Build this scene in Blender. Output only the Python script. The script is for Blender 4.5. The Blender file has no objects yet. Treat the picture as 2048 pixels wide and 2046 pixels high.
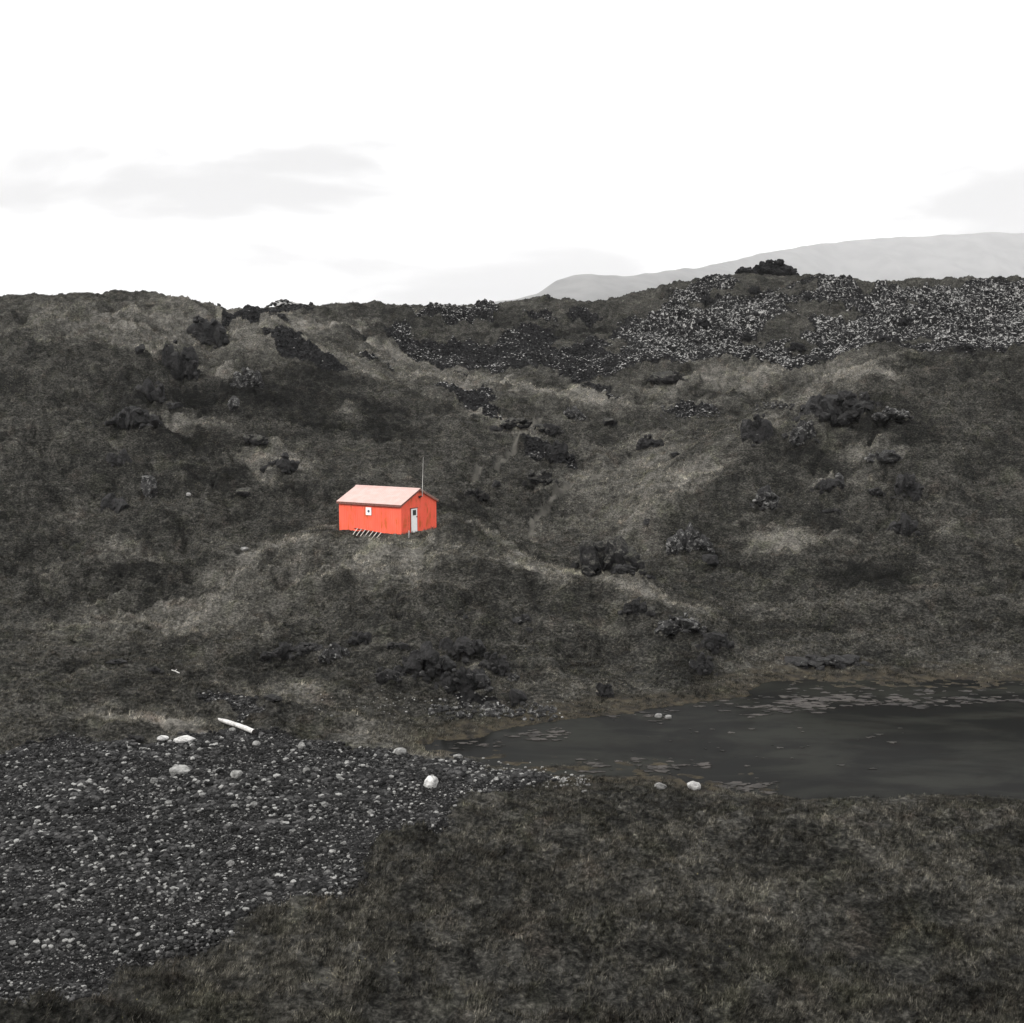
import bpy, bmesh, math, random
import numpy as np
from mathutils import Vector, Matrix

SC = bpy.context.scene
COL = SC.collection
RNG = np.random.default_rng(11)
random.seed(11)

# ------------------------------------------------------------------ camera
F, VH, CU, CV = 2200.0, 790.0, 1024.0, 1023.0          # focal length, horizon row, centre (2048 px wide picture)
PITCH = math.atan((CV - VH) / F)
CP, SP = math.cos(PITCH), math.sin(PITCH)
cam_d = bpy.data.cameras.new('camera')
cam = bpy.data.objects.new('camera', cam_d)
COL.objects.link(cam)
cam_d.sensor_width = 36.0
cam_d.lens = F / 2048.0 * 36.0
cam_d.clip_start = 0.5
cam_d.clip_end = 60000
cam.location = (0, 0, 0)
cam.rotation_euler = (math.pi / 2 - PITCH, 0, 0)
SC.camera = cam


def ray(u, v):
    """direction through a picture point, scaled to unit y"""
    a = (np.asarray(u, float) - CU) / F
    b = (CV - np.asarray(v, float)) / F
    dy = CP + b * SP
    dz = -SP + b * CP
    return a / dy, dz / dy


# ------------------------------------------------------------------ noise
_P = RNG.permutation(1024).astype(np.int64)
_G = RNG.uniform(0, 2 * np.pi, 1024)
_GX, _GY = np.cos(_G), np.sin(_G)


def n2(x, y, seed=0):
    x = np.asarray(x, float) + seed * 17.31
    y = np.asarray(y, float) - seed * 9.17
    xi = np.floor(x).astype(np.int64); yi = np.floor(y).astype(np.int64)
    xf = x - xi; yf = y - yi
    su = xf * xf * xf * (xf * (xf * 6 - 15) + 10)
    sv = yf * yf * yf * (yf * (yf * 6 - 15) + 10)

    def g(i, j, dx, dy):
        h = _P[(_P[i & 1023] + j) & 1023]
        return _GX[h] * dx + _GY[h] * dy
    a = g(xi, yi, xf, yf); b = g(xi + 1, yi, xf - 1, yf)
    c = g(xi, yi + 1, xf, yf - 1); d = g(xi + 1, yi + 1, xf - 1, yf - 1)
    return ((a + su * (b - a)) + sv * ((c + su * (d - c)) - (a + su * (b - a)))) * 1.5


_G3 = RNG.normal(size=(1024, 3))
_G3 /= np.linalg.norm(_G3, axis=1)[:, None]


def n3(p, seed=0):
    p = np.asarray(p, float) + seed * 7.77
    i = np.floor(p).astype(np.int64)
    f = p - i
    s = f * f * f * (f * (f * 6 - 15) + 10)
    out = 0
    for dx in (0, 1):
        for dy in (0, 1):
            for dz in (0, 1):
                h = _P[(_P[(_P[(i[:, 0] + dx) & 1023] + i[:, 1] + dy) & 1023] + i[:, 2] + dz) & 1023]
                g = _G3[h]
                w = (s[:, 0] if dx else 1 - s[:, 0]) * (s[:, 1] if dy else 1 - s[:, 1]) * (s[:, 2] if dz else 1 - s[:, 2])
                out = out + w * (g[:, 0] * (f[:, 0] - dx) + g[:, 1] * (f[:, 1] - dy) + g[:, 2] * (f[:, 2] - dz))
    return out * 1.5


def sstep(a, b, x):
    t = np.clip((x - a) / (b - a), 0, 1)
    return t * t * (3 - 2 * t)


# ------------------------------------------------------------------ terrain control points: picture column, row, distance
WATER_Z = -17.5
CPTS = [
    # skyline
    (-400, 600, 150), (-150, 596, 150), (0, 590, 150), (120, 588, 150), (215, 584, 150), (310, 581, 152), (360, 591, 155), (420, 605, 162), (500, 616, 178),
    (620, 612, 190), (700, 606, 196), (760, 605, 194), (850, 608, 200), (950, 607, 205), (1010, 603, 208), (1060, 596, 210),
    (1120, 594, 212), (1180, 601, 212), (1250, 585, 214), (1330, 565, 215), (1420, 550, 215), (1500, 545, 215), (1570, 546, 215),
    (1640, 549, 214), (1700, 556, 212), (1760, 562, 210), (1833, 559, 208), (2048, 556, 205), (2300, 565, 200), (2500, 580, 200),
    # left hillside
    (-400, 800, 118), (-150, 800, 118), (0, 750, 123), (215, 700, 130), (215, 850, 112), (215, 1000, 100), (0, 1000, 98), (-150, 1000, 97), (-400, 1000, 97),
    (215, 1090, 93), (0, 1090, 91), (215, 1180, 86), (215, 1280, 77), (0, 1280, 77), (-400, 1280, 76),
    (400, 650, 150), (400, 750, 131), (400, 850, 116), (400, 950, 104), (400, 1020, 98), (400, 1090, 93), (400, 1130, 88), (400, 1200, 83), (400, 1280, 76.5),
    (560, 700, 150), (560, 800, 130), (560, 900, 115), (560, 1000, 102), (600, 1050, 96),
    (700, 650, 180), (700, 750, 152), (700, 850, 128), (700, 950, 110), (750, 1000, 102), (780, 1045, 95),
    # hut knoll
    (900, 1075, 88), (1000, 1100, 86.5), (1080, 1140, 85), (1200, 1165, 83), (1330, 1210, 78), (1420, 1270, 73), (1440, 1330, 68.2),
    (620, 1100, 87), (500, 1130, 86), (770, 1120, 84), (770, 1200, 76), (770, 1280, 69.8), (770, 1340, 65.8),
    (950, 1200, 76), (950, 1270, 71), (950, 1350, 66.3), (1100, 1230, 75), (1100, 1320, 69), (1100, 1385, 64.2),
    (1250, 1300, 70), (1250, 1365, 65.8), (600, 1200, 79), (600, 1300, 72),
    # valley behind
    (1000, 1000, 112), (1000, 1060, 104), (900, 1000, 108), (1100, 950, 122), (1100, 880, 133), (1050, 820, 145), (1150, 760, 160), (1200, 720, 168), (1100, 700, 178),
    (900, 690, 182), (780, 660, 185), (1000, 640, 195), (1200, 640, 195), (880, 800, 145), (880, 900, 122), (900, 960, 113),
    (1250, 850, 140), (1300, 780, 152), (1400, 740, 162), (1600, 735, 163), (1600, 640, 190), (1400, 640, 192), (1800, 640, 188), (1800, 725, 160), (2048, 640, 188), (2048, 715, 160),
    (1250, 950, 122), (1200, 1050, 108), (1150, 1110, 100), (1300, 1150, 92), (1450, 1240, 80), (1500, 1300, 74),
    # right hand spur
    (1833, 720, 125), (1750, 745, 124), (1650, 795, 120), (1540, 850, 116), (1450, 910, 112), (1380, 970, 108), (1300, 1040, 103),
    (1700, 850, 112), (1833, 800, 114), (1833, 900, 104), (1700, 950, 104), (1550, 950, 107), (1550, 1050, 98), (1700, 1050, 96), (1833, 1000, 97),
    (1833, 1100, 90), (1700, 1150, 87), (1500, 1150, 90), (1833, 1200, 81), (1833, 1290, 74), (1650, 1250, 79), (1400, 1100, 96),
    (2048, 690, 127), (2048, 800, 113), (2048, 900, 103), (2048, 1000, 96), (2048, 1200, 81), (2048, 1290, 74), (2400, 690, 127), (2400, 900, 103), (2400, 1200, 80),
    # gravel bank and near shore
    (215, 1490, 52.5), (0, 1490, 52), (-300, 1490, 52), (400, 1475, 54), (600, 1500, 52.5), (800, 1530, 51), (215, 1600, 45), (500, 1600, 45), (800, 1602, 45.8),
    (1000, 1602, 46.2), (1300, 1604, 46.6), (1600, 1608, 46.6), (1833, 1604, 46.6), (2048, 1600, 46.6), (2300, 1600, 46.6),
    (-300, 1700, 40), (215, 1800, 36), (700, 1800, 36), (1200, 1800, 36.3), (1600, 1800, 36.5), (2000, 1790, 37), (2300, 1790, 37),
    (-300, 2046, 28), (215, 2046, 28.5), (700, 2046, 28.5), (1200, 2046, 28.6), (1700, 2046, 28.6), (2200, 2046, 28.6),
]
# picture column, row, level: shoreline and lake bed
ZPTS = [(-400, 1400, -16.6), (0, 1400, -16.6), (215, 1400, -16.6), (400, 1350, -16.7), (450, 1400, -16.6), (600, 1400, -16.75), (600, 1460, -16.7), (700, 1420, -16.9), (760, 1462, -17.05),
        (800, 1400, -16.85), (880, 1420, -17.05), (950, 1400, -17.0), (780, 1490, -17.05), (1030, 1420, -17.15),
        (1060, 1620, -16.9), (1200, 1625, -16.95), (1400, 1635, -16.95), (1600, 1640, -16.95), (1833, 1640, -16.95), (2048, 1640, -16.95), (2300, 1640, -16.9),
        (1200, 1700, -16.6), (1500, 1700, -16.6), (1833, 1700, -16.6), (2200, 1700, -16.6), (1160, 1590, -17.2),
        (850, 1492, WATER_Z), (930, 1472, WATER_Z), (1040, 1450, WATER_Z), (1150, 1434, WATER_Z), (1300, 1418, WATER_Z), (1420, 1400, WATER_Z),
        (1500, 1368, WATER_Z), (1560, 1350, WATER_Z), (1680, 1350, WATER_Z), (1833, 1354, WATER_Z), (2048, 1352, WATER_Z), (2300, 1350, WATER_Z),
        (920, 1512, WATER_Z), (1000, 1536, WATER_Z), (1150, 1558, WATER_Z), (1300, 1570, WATER_Z), (1450, 1586, WATER_Z), (1600, 1592, WATER_Z), (1833, 1590, WATER_Z), (2048, 1586, WATER_Z),
        (1100, 1490, -18.2), (1300, 1490, -18.5), (1500, 1470, -18.6), (1700, 1460, -18.6), (1900, 1460, -18.6), (2200, 1460, -18.6), (1600, 1530, -18.4), (1850, 1530, -18.5)]
HUT_Y = 88.0
pts = []
for u, v, Y in CPTS:
    sx, sz = ray(u, v)
    pts.append((sx * Y, Y, sz * Y))
for u, v, z in ZPTS:
    sx, sz = ray(u, v)
    Y = z / sz
    pts.append((sx * Y, Y, z))
# ground the picture does not see: behind the skyline, in the dip behind the spur, and under the camera
for u in (-400, 0, 300, 600, 900, 1200, 1500, 1800, 2200):
    s = (u - CU) / F
    k = 21 if 1250 < u < 2300 else (13 if u > 350 else 11)
    pts.append((s * 235, 235, k - 4.5)); pts.append((s * 275, 275, k - 13)); pts.append((s * 320, 320, k - 22))
for u, Y, z in ((1700, 143, -0.8), (1833, 143, 0.2), (2048, 143, 0.4), (1550, 140, -3.2)):
    pts.append(((u - CU) / F * Y, Y, z))
for x in (-40, -12, 12, 40):
    pts.append((x, 17, -11.5)); pts.append((x, 8, -6.5)); pts.append((x, 0, -2.2)); pts.append((x, -25, 2.0))
pts = np.array(pts)


def tps_fit(p, lam):
    n = len(p)
    d = np.hypot(p[:, None, 0] - p[None, :, 0], p[:, None, 1] - p[None, :, 1]) / 50.0
    K = np.where(d > 0, d * d * np.log(np.maximum(d, 1e-9)), 0) + lam * np.eye(n)
    Pm = np.c_[np.ones(n), p[:, 0] / 50, p[:, 1] / 50]
    A = np.zeros((n + 3, n + 3)); A[:n, :n] = K; A[:n, n:] = Pm; A[n:, :n] = Pm.T
    b = np.zeros(n + 3); b[:n] = p[:, 2]
    return np.linalg.solve(A, b)


W = tps_fit(pts, 0.00025)


def tps(x, y):
    shp = np.shape(x)
    x = np.ravel(x).astype(np.float32); y = np.ravel(y).astype(np.float32)
    out = (W[-3] + W[-2] * x / 50 + W[-1] * y / 50).astype(np.float32)
    for (px, py, _), w in zip(pts.astype(np.float32), W[:-3]):
        r2 = ((x - px) ** 2 + (y - py) ** 2) / 2500.0
        out += np.float32(w * 0.5) * r2 * np.log(np.maximum(r2, 1e-12))
    return out.reshape(shp).astype(float)


# hut pose
_sx, _sz = ray(802.7, 1070.0)
HUT_C = np.array([_sx * HUT_Y, HUT_Y, _sz * HUT_Y])           # nearest corner at ground level
HUT_A = math.radians(30.5)
EX = np.array([-math.cos(HUT_A), math.sin(HUT_A)])            # along the long wall
EY = np.array([math.sin(HUT_A), math.cos(HUT_A)])             # along the gable wall
HUT_L, HUT_W, HUT_H = 6.35, 4.95, 2.48

# ------------------------------------------------------------------ terrain grid (fan of columns; rows at growing distance)
ucol = np.concatenate([np.linspace(-700, -60, 110)[:-1], np.linspace(-60, 2110, 1050), np.linspace(2110, 2750, 110)[1:]])
scol = (ucol - CU) / F
yr = [5.0]
while yr[-1] < 330:
    y = yr[-1]
    step = 0.6 if y < 24 else (0.10 if y < 48 else (0.14 if y < 70 else (0.17 if y < 130 else (0.24 if y < 222 else 2.5))))
    yr.append(y + step)
yrow = np.array(yr)
SG, YG = np.meshgrid(scol, yrow)
XG = SG * (YG + 3.0 * 0)

# coarse evaluation of the smooth base, then bilinear to the fine grid
def base_on(xs, ys):
    return tps(xs, ys)


cs = np.interp(np.linspace(0, len(scol) - 1, 330), np.arange(len(scol)), scol)
cyi = np.linspace(0, len(yrow) - 1, 300)
cy = np.interp(cyi, np.arange(len(yrow)), yrow)
CS, CYG = np.meshgrid(cs, cy)
BC = tps(CS * CYG, CYG)


def bil(grid, fr, fc):
    r0 = np.clip(np.floor(fr).astype(int), 0, grid.shape[0] - 2); c0 = np.clip(np.floor(fc).astype(int), 0, grid.shape[1] - 2)
    a = np.clip(fr - r0, 0, 1); b = np.clip(fc - c0, 0, 1)
    return (grid[r0, c0] * (1 - a) + grid[r0 + 1, c0] * a) * (1 - b) + (grid[r0, c0 + 1] * (1 - a) + grid[r0 + 1, c0 + 1] * a) * b


fr = np.interp(YG, cy, np.arange(len(cy))); fc = np.interp(SG, cs, np.arange(len(cs)))
B = bil(BC, fr, fc)
LAKE = [(821, 1492), (874, 1481), (948, 1475), (973, 1465), (1010, 1459), (1066, 1450), (1135, 1441), (1228, 1431), (1312, 1416), (1374, 1410), (1436, 1403), (1498, 1394), (1523, 1366),
        (1560, 1358), (1622, 1361), (1716, 1363), (1830, 1366), (2100, 1362), (2500, 1366), (2500, 1590), (2100, 1592), (1830, 1596), (1622, 1594), (1498, 1590), (1467, 1584), (1411, 1568), (1380, 1562), (1343, 1554),
        (1250, 1549), (1150, 1550), (1042, 1540), (980, 1534), (964, 1525), (924, 1517), (886, 1506)]


# ---- region masks, built in ground coordinates -------------------------------------------------
def hit_base(u, v):
    """where the line through a picture point first meets the smooth ground"""
    sx, sz = ray(u, v)
    Y = np.arange(24.0, 330.0, 0.25)
    g = bil(BC, np.interp(Y, cy, np.arange(len(cy))), np.interp(np.full_like(Y, sx), cs, np.arange(len(cs))))
    below = sz * Y < g
    i = int(np.argmax(below)) if below.any() else len(Y) - 1
    if not below.any():
        d = sz * Y - g
        m = Y > 60
        i = int(np.argmin(np.where(m, d / Y, 9)))
    return sx * Y[i], Y[i]


def poly_ground(poly):
    out = []
    n = len(poly)
    for k in range(n):
        (u0, v0), (u1, v1) = poly[k], poly[(k + 1) % n]
        m = max(1, int(math.hypot(u1 - u0, v1 - v0) / 30))
        for t in range(m):
            out.append(hit_base(u0 + (u1 - u0) * t / m, v0 + (v1 - v0) * t / m))
    return np.array(out)


def seg_dist(x, y, ax, ay, bx, by):
    dx, dy = bx - ax, by - ay
    t = np.clip(((x - ax) * dx + (y - ay) * dy) / (dx * dx + dy * dy + 1e-9), 0, 1)
    return np.hypot(x - ax - t * dx, y - ay - t * dy)


def poly_mask(poly, soft, X, Y, wob=0.0, seed=1):
    """soft membership of ground points in a ground polygon"""
    g = poly_ground(poly)
    m = np.zeros(X.shape)
    x0, y0 = g.min(0) - soft - 4; x1, y1 = g.max(0) + soft + 4
    sel = (X > x0) & (X < x1) & (Y > y0) & (Y < y1)
    if not sel.any():
        return m
    x, y = X[sel], Y[sel]
    if wob:
        x, y = x + wob * n2(x / (wob * 3), y / (wob * 3), seed) * 1.3, y + wob * n2(x / (wob * 3), y / (wob * 3), seed + 5) * 1.3
    ins = np.zeros(x.shape, bool); dist = np.full(x.shape, 1e9)
    for k in range(len(g)):
        ax, ay = g[k]; bx, by = g[(k + 1) % len(g)]
        c = ((ay > y) != (by > y)) & (x < (bx - ax) * (y - ay) / (by - ay + 1e-12) + ax)
        ins ^= c
        dist = np.minimum(dist, seg_dist(x, y, ax, ay, bx, by))
    sd = np.where(ins, dist, -dist)
    m[sel] = sstep(-soft, soft, sd)
    return m


def ell(u, v, rx, ry, rot=0, n=14):
    c, s = math.cos(math.radians(rot)), math.sin(math.radians(rot))
    return [(u + rx * math.cos(t) * c - ry * math.sin(t) * s, v + rx * math.cos(t) * s + ry * math.sin(t) * c)
            for t in np.linspace(0, 2 * math.pi, n, endpoint=False)]


def line_mask(line, width, X, Y, wob=0.6, seed=3):
    g = []
    for k in range(len(line) - 1):
        for t in np.linspace(0, 1, 5)[:-1]:
            g.append(hit_base(line[k][0] + (line[k + 1][0] - line[k][0]) * t, line[k][1] + (line[k + 1][1] - line[k][1]) * t))
    g.append(hit_base(*line[-1]))
    g = np.array(g)
    m = np.zeros(X.shape)
    x0, y0 = g.min(0) - width * 2 - 2; x1, y1 = g.max(0) + width * 2 + 2
    sel = (X > x0) & (X < x1) & (Y > y0) & (Y < y1)
    x, y = X[sel], Y[sel]
    x = x + wob * n2(x / 2.2, y / 2.2, seed); y = y + wob * n2(x / 2.2, y / 2.2, seed + 4)
    d = np.full(x.shape, 1e9)
    for k in range(len(g) - 1):
        if math.hypot(g[k + 1][0] - g[k][0], g[k + 1][1] - g[k][1]) > 14:
            continue
        d = np.minimum(d, seg_dist(x, y, *g[k], *g[k + 1]))
    m[sel] = 1 - sstep(width * 0.3, width, d)
    return m


SCREE = [
    [(767, 652), (824, 656), (855, 676), (917, 692), (964, 683), (1026, 671), (1119, 648), (1119, 680), (1073, 702), (1166, 696), (1230, 655), (1260, 604), (1328, 573),
     (1424, 551), (1514, 549), (1592, 552), (1654, 548), (1747, 562), (1831, 566), (2090, 565), (2090, 708), (1831, 710), (1685, 719), (1623, 733),
     (1539, 734), (1405, 737), (1281, 737), (1228, 741), (1144, 759), (1088, 753), (1010, 744), (964, 737), (886, 728), (840, 709), (787, 681)],
    [(802, 609), (900, 609), (1005, 604), (989, 622), (917, 641), (874, 629), (833, 622)],
    [(1035, 615), (1110, 610), (1105, 628), (1045, 628)], [(1140, 605), (1170, 608), (1210, 622), (1190, 632), (1150, 640), (1140, 625)],
    [(529, 675), (582, 678), (604, 703), (644, 731), (690, 753), (650, 750), (588, 722), (551, 700)],
    [(435, 619), (560, 632), (572, 644), (490, 643), (440, 632)], [(425, 608), (540, 614), (545, 604), (600, 602), (628, 611), (620, 618), (540, 622), (440, 616)],
    [(885, 797), (970, 788), (992, 810), (990, 830), (1008, 865), (980, 860), (939, 828)],
    [(1155, 770), (1200, 780), (1250, 790), (1240, 803), (1190, 795)],
    [(1320, 815), (1380, 812), (1442, 822), (1436, 838), (1370, 840)],
    [(1057, 905), (1110, 895), (1160, 912), (1140, 925), (1065, 920)],
    [(715, 700), (760, 715), (790, 740), (770, 742), (725, 712)], [(880, 735), (930, 745), (925, 752), (880, 748)], [(715, 648), (738, 650), (735, 660), (718, 658)],
    [(870, 1395), (1000, 1420), (1100, 1422), (1060, 1436), (940, 1430)],
]
HOLES = [ell(1648, 613, 78, 22, 3), ell(1570, 660, 62, 20, -8), ell(1478, 682, 46, 10, 0), ell(1592, 690, 34, 9, 0), ell(1312, 602, 55, 11, -12), ell(1835, 612, 40, 10, 0),
         ell(1590, 565, 40, 9, -10), ell(1480, 560, 60, 6, -8), ell(1420, 600, 50, 8, -10), ell(1830, 690, 30, 9, 0), ell(1760, 568, 60, 7, 3), ell(1230, 690, 22, 12, -25)]
GRAVEL = [[(-420, 1500), (215, 1494), (300, 1487), (380, 1469), (450, 1464), (520, 1472), (620, 1478), (760, 1500), (860, 1518), (930, 1534), (1000, 1545), (1120, 1566),
           (1060, 1582), (960, 1602), (900, 1650), (790, 1700), (700, 1770), (560, 1820), (470, 1890), (300, 1940), (150, 2010), (-100, 2050), (-420, 2080)],
          [(405, 1394), (526, 1404), (523, 1438), (479, 1438), (430, 1413)]]
PALE = [ell(320, 612, 120, 16, 8), ell(480, 652, 120, 11, 14), ell(620, 648, 120, 12, -4), ell(770, 694, 80, 8, 20), ell(860, 765, 95, 13, 14), ell(930, 800, 60, 14, 35),
        ell(270, 690, 70, 22, 0), ell(440, 722, 55, 10, 4), ell(370, 850, 65, 10, 6), ell(692, 838, 22, 10, 40), ell(545, 925, 60, 18, 10), ell(330, 640, 110, 10, 4),
        ell(620, 1152, 170, 11, -10), ell(330, 1235, 150, 12, -12), ell(800, 1102, 110, 8, 0), ell(760, 1160, 150, 9, 3), ell(560, 1090, 60, 8, -10),
        ell(1150, 800, 130, 14, 5), ell(1010, 860, 80, 14, 20), ell(1560, 760, 110, 8, -14), ell(1400, 770, 90, 8, 0), ell(300, 1440, 110, 26, 4), ell(640, 720, 60, 8, 20),
        ell(570, 1385, 50, 7, 5), ell(780, 1485, 40, 10, 0), ell(1700, 965, 70, 12, -8), ell(1600, 1090, 90, 12, -6), ell(1720, 770, 90, 10, 0), ell(1350, 980, 60, 20, -40),
        ell(1080, 1150, 70, 7, 16), ell(1750, 905, 60, 10, 0), ell(250, 1120, 60, 9, -15), ell(1450, 1580, 45, 8, 10), ell(1000, 770, 70, 12, 10), ell(600, 600, 40, 6, 0)]
PALELINES = [([(820, 1066), (900, 1062), (980, 1088), (1060, 1132), (1200, 1172), (1330, 1215), (1400, 1245)], 1.0),
             ([(1800, 728), (1740, 748), (1650, 795), (1540, 855), (1450, 915), (1380, 975), (1310, 1040), (1260, 1090)], 1.5),
             ([(215, 1262), (330, 1240), (460, 1200), (600, 1150), (760, 1130)], 1.1), ([(420, 608), (520, 660), (560, 690), (640, 720), (760, 770)], 1.3),
             ([(470, 1120), (560, 1095), (640, 1062)], 0.7)]
PATHS = [([(924, 965), (967, 946), (1010, 924), (1038, 902), (1048, 887), (1043, 874), (1057, 859), (1082, 846)], 0.5),
         ([(1060, 1068), (1066, 1042), (1085, 1027), (1116, 996), (1150, 974), (1197, 958), (1290, 924), (1360, 905)], 0.5)]
DARK = [ell(500, 800, 160, 45, 8), ell(640, 830, 90, 42, 10), ell(760, 850, 80, 36, 10), ell(250, 790, 55, 55, 0), ell(340, 880, 90, 26, 4), ell(600, 960, 70, 16, -4),
        ell(1650, 1060, 115, 26, 4), ell(1730, 1145, 110, 24, 4), ell(650, 765, 60, 14, 14), ell(960, 1105, 90, 20, 12), ell(880, 1088, 60, 9, 0), ell(700, 1105, 60, 7, -4),
        ell(460, 940, 80, 18, 0), ell(1330, 755, 60, 12, 0), ell(1780, 860, 80, 26, 5), ell(1640, 925, 60, 14, 5), ell(560, 750, 60, 14, 15), ell(600, 1060, 60, 10, -8),
        ell(420, 690, 60, 12, 15), ell(780, 1020, 40, 8, 0), ell(1460, 1130, 70, 10, 0), ell(900, 1020, 60, 8, 0), ell(300, 1180, 80, 10, -14), ell(1530, 700, 50, 7, 0),
        ell(960, 625, 60, 7, 5), ell(1150, 655, 60, 12, -8), ell(1040, 650, 60, 10, 6), ell(830, 640, 60, 14, 10), ell(680, 690, 60, 10, 18), ell(500, 720, 70, 10, 15),
        ell(1180, 745, 50, 8, 0), ell(1560, 780, 40, 9, -10), ell(1430, 790, 90, 9, 4)]
DARKLINES = [([(1542, 1227), (1607, 1239), (1685, 1258), (1775, 1282)], 0.5), ([(700, 700), (760, 730), (820, 760), (870, 770)], 1.2),
             ([(215, 1285), (260, 1283), (300, 1276)], 0.6), ([(215, 1165), (300, 1145), (480, 1112), (620, 1060)], 0.7), ([(1240, 940), (1310, 915)], 0.6)]

X0, Y0 = XG, YG
# shoreline: the ground stands above the water outside this outline and drops below it inside
lg = []
for u, v in LAKE:
    sx, sz = ray(u, v); lg.append((sx * WATER_Z / sz, WATER_Z / sz))
lg = np.array(lg)
lsel = (YG > 36) & (YG < 84) & (XG > -32)
lx, ly = XG[lsel], YG[lsel]
marsh = 1 + 1.3 * sstep(14, 22, lx) * sstep(58, 64, ly)
wlx = lx + 0.55 * marsh * n2(lx / 2.2, ly / 1.6, 150) + 0.22 * n2(lx / 0.7, ly / 0.6, 151); wly = ly + 0.45 * marsh * n2(lx / 2.0, ly / 1.4, 152) + 0.2 * n2(lx / 0.7, ly / 0.6, 153)
lin = np.zeros(lx.shape, bool); ldist = np.full(lx.shape, 1e9)
for k in range(len(lg)):
    ax, ay = lg[k]; bx_, by_ = lg[(k + 1) % len(lg)]
    lin ^= ((ay > wly) != (by_ > wly)) & (wlx < (bx_ - ax) * (wly - ay) / (by_ - ay + 1e-12) + ax)
    ldist = np.minimum(ldist, seg_dist(wlx, wly, ax, ay, bx_, by_))
lsd = np.full(XG.shape, -60.0)
lsd[lsel] = np.where(lin, ldist, -ldist)
lout = np.clip(-lsd, 0, 9)
# clear of the lake the ground never sinks to the water level
B = np.where(lsd < 0, np.maximum(B, WATER_Z + 0.03 + 0.09 * np.minimum(lout, 6)), np.minimum(B, WATER_Z - 0.03 - 0.10 * np.minimum(np.abs(lsd), 8)))
SHORE = [(690, 1500), (740, 1462), (860, 1440), (1000, 1415), (1200, 1400), (1340, 1385), (1430, 1345), (1560, 1318), (2150, 1318), (2150, 1592), (1850, 1596), (1500, 1600), (1280, 1590), (1130, 1575), (1010, 1545), (900, 1520)]
shore_a = poly_mask(SHORE, 1.2, X0, Y0, 1.0, 140)
scree = np.zeros(X0.shape)
for k, p in enumerate(SCREE):
    scree = np.maximum(scree, poly_mask(p, 1.3 if k == 0 else 0.8, X0, Y0, 2.6 if k == 0 else 1.3, k))
for k, p in enumerate(HOLES):
    scree = scree * (1 - poly_mask(p, 1.0, X0, Y0, 1.2, k + 30))
gravel = np.zeros(X0.shape)
for k, p in enumerate(GRAVEL):
    gravel = np.maximum(gravel, poly_mask(p, 1.1 if k == 0 else 0.6, X0, Y0, 1.0, k + 50))
pale = np.zeros(X0.shape)
for k, p in enumerate(PALE):
    pale = np.maximum(pale, poly_mask(p, 2.2, X0, Y0, 1.6, k + 60))
for k, p in enumerate([ell(360, 640, 330, 60, 6), ell(820, 740, 220, 50, 12), ell(700, 1130, 330, 45, -6), ell(1250, 1000, 160, 120, -30), ell(1500, 770, 260, 40, 0), ell(400, 1240, 300, 40, -10)]):
    pale = np.maximum(pale, 0.5 * poly_mask(p, 3.5, X0, Y0, 2.5, k + 160))
for k, (p, w) in enumerate(PALELINES):
    pale = np.maximum(pale, line_mask(p, w * 2.2, X0, Y0, 1.5, k + 80) * np.clip(0.72 + 0.6 * n2(X0 / 3.0, Y0 / 3.0, k + 85), 0.15, 1.0) * (0.65 if k == 1 else 0.9))
dark = np.zeros(X0.shape)
for k, p in enumerate(DARK):
    dark = np.maximum(dark, poly_mask(p, 2.2, X0, Y0, 1.6, k + 90))
for k, (p, w) in enumerate(DARKLINES):
    dark = np.maximum(dark, line_mask(p, w, X0, Y0, 0.4, k + 120))
path = np.zeros(X0.shape)
for k, (p, w) in enumerate(PATHS):
    path = np.maximum(path, line_mask(p, w * 0.8, X0, Y0, 0.15, k + 130))

FOLDS = [([(430, 616), (520, 668), (640, 722), (780, 775), (900, 832), (985, 888)], 1.5, 4.5), ([(1800, 724), (1740, 746), (1650, 796), (1540, 852), (1450, 912), (1380, 972), (1305, 1042)], 1.3, 3.6),
         ([(900, 1066), (980, 1090), (1060, 1132), (1200, 1170), (1330, 1212), (1400, 1245)], 0.7, 2.4), ([(215, 1262), (330, 1240), (460, 1200), (600, 1150), (740, 1130)], 0.55, 2.4),
         ([(480, 1108), (560, 1090), (640, 1066)], 0.5, 1.6), ([(230, 705), (330, 700), (430, 712)], 0.9, 2.6), ([(520, 800), (640, 812), (760, 842)], 0.9, 2.6), ([(240, 900), (360, 880), (470, 892)], 0.9, 2.4),
         ([(560, 880), (680, 900), (780, 930)], 0.7, 2.2), ([(1560, 905), (1650, 900), (1760, 890)], 0.8, 2.2), ([(1500, 1020), (1620, 1030), (1740, 1020)], 0.8, 2.2), ([(1560, 1090), (1680, 1098), (1800, 1085)], 0.7, 2.0),
         ([(1020, 800), (1120, 812), (1220, 800)], 0.9, 2.8), ([(1280, 735), (1380, 750), (1480, 745)], 1.2, 3.0), ([(1000, 835), (1080, 842)], 0.9, 1.8), ([(830, 1290), (930, 1285), (1020, 1310)], 0.8, 2.0),
         ([(520, 1290), (620, 1283), (700, 1275)], 0.6, 1.8), ([(880, 1085), (1000, 1120)], 0.5, 1.5), ([(1230, 1205), (1330, 1228), (1410, 1275)], 0.6, 1.8), ([(690, 1100), (790, 1110), (880, 1098)], 0.4, 1.4),
         ([(250, 780), (330, 770)], 0.9, 2.2), ([(700, 690), (800, 735), (900, 765), (1010, 790)], 0.7, 2.4), ([(640, 615), (720, 607), (800, 625)], 0.8, 4.0)]
fold = np.zeros(X0.shape)
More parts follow.
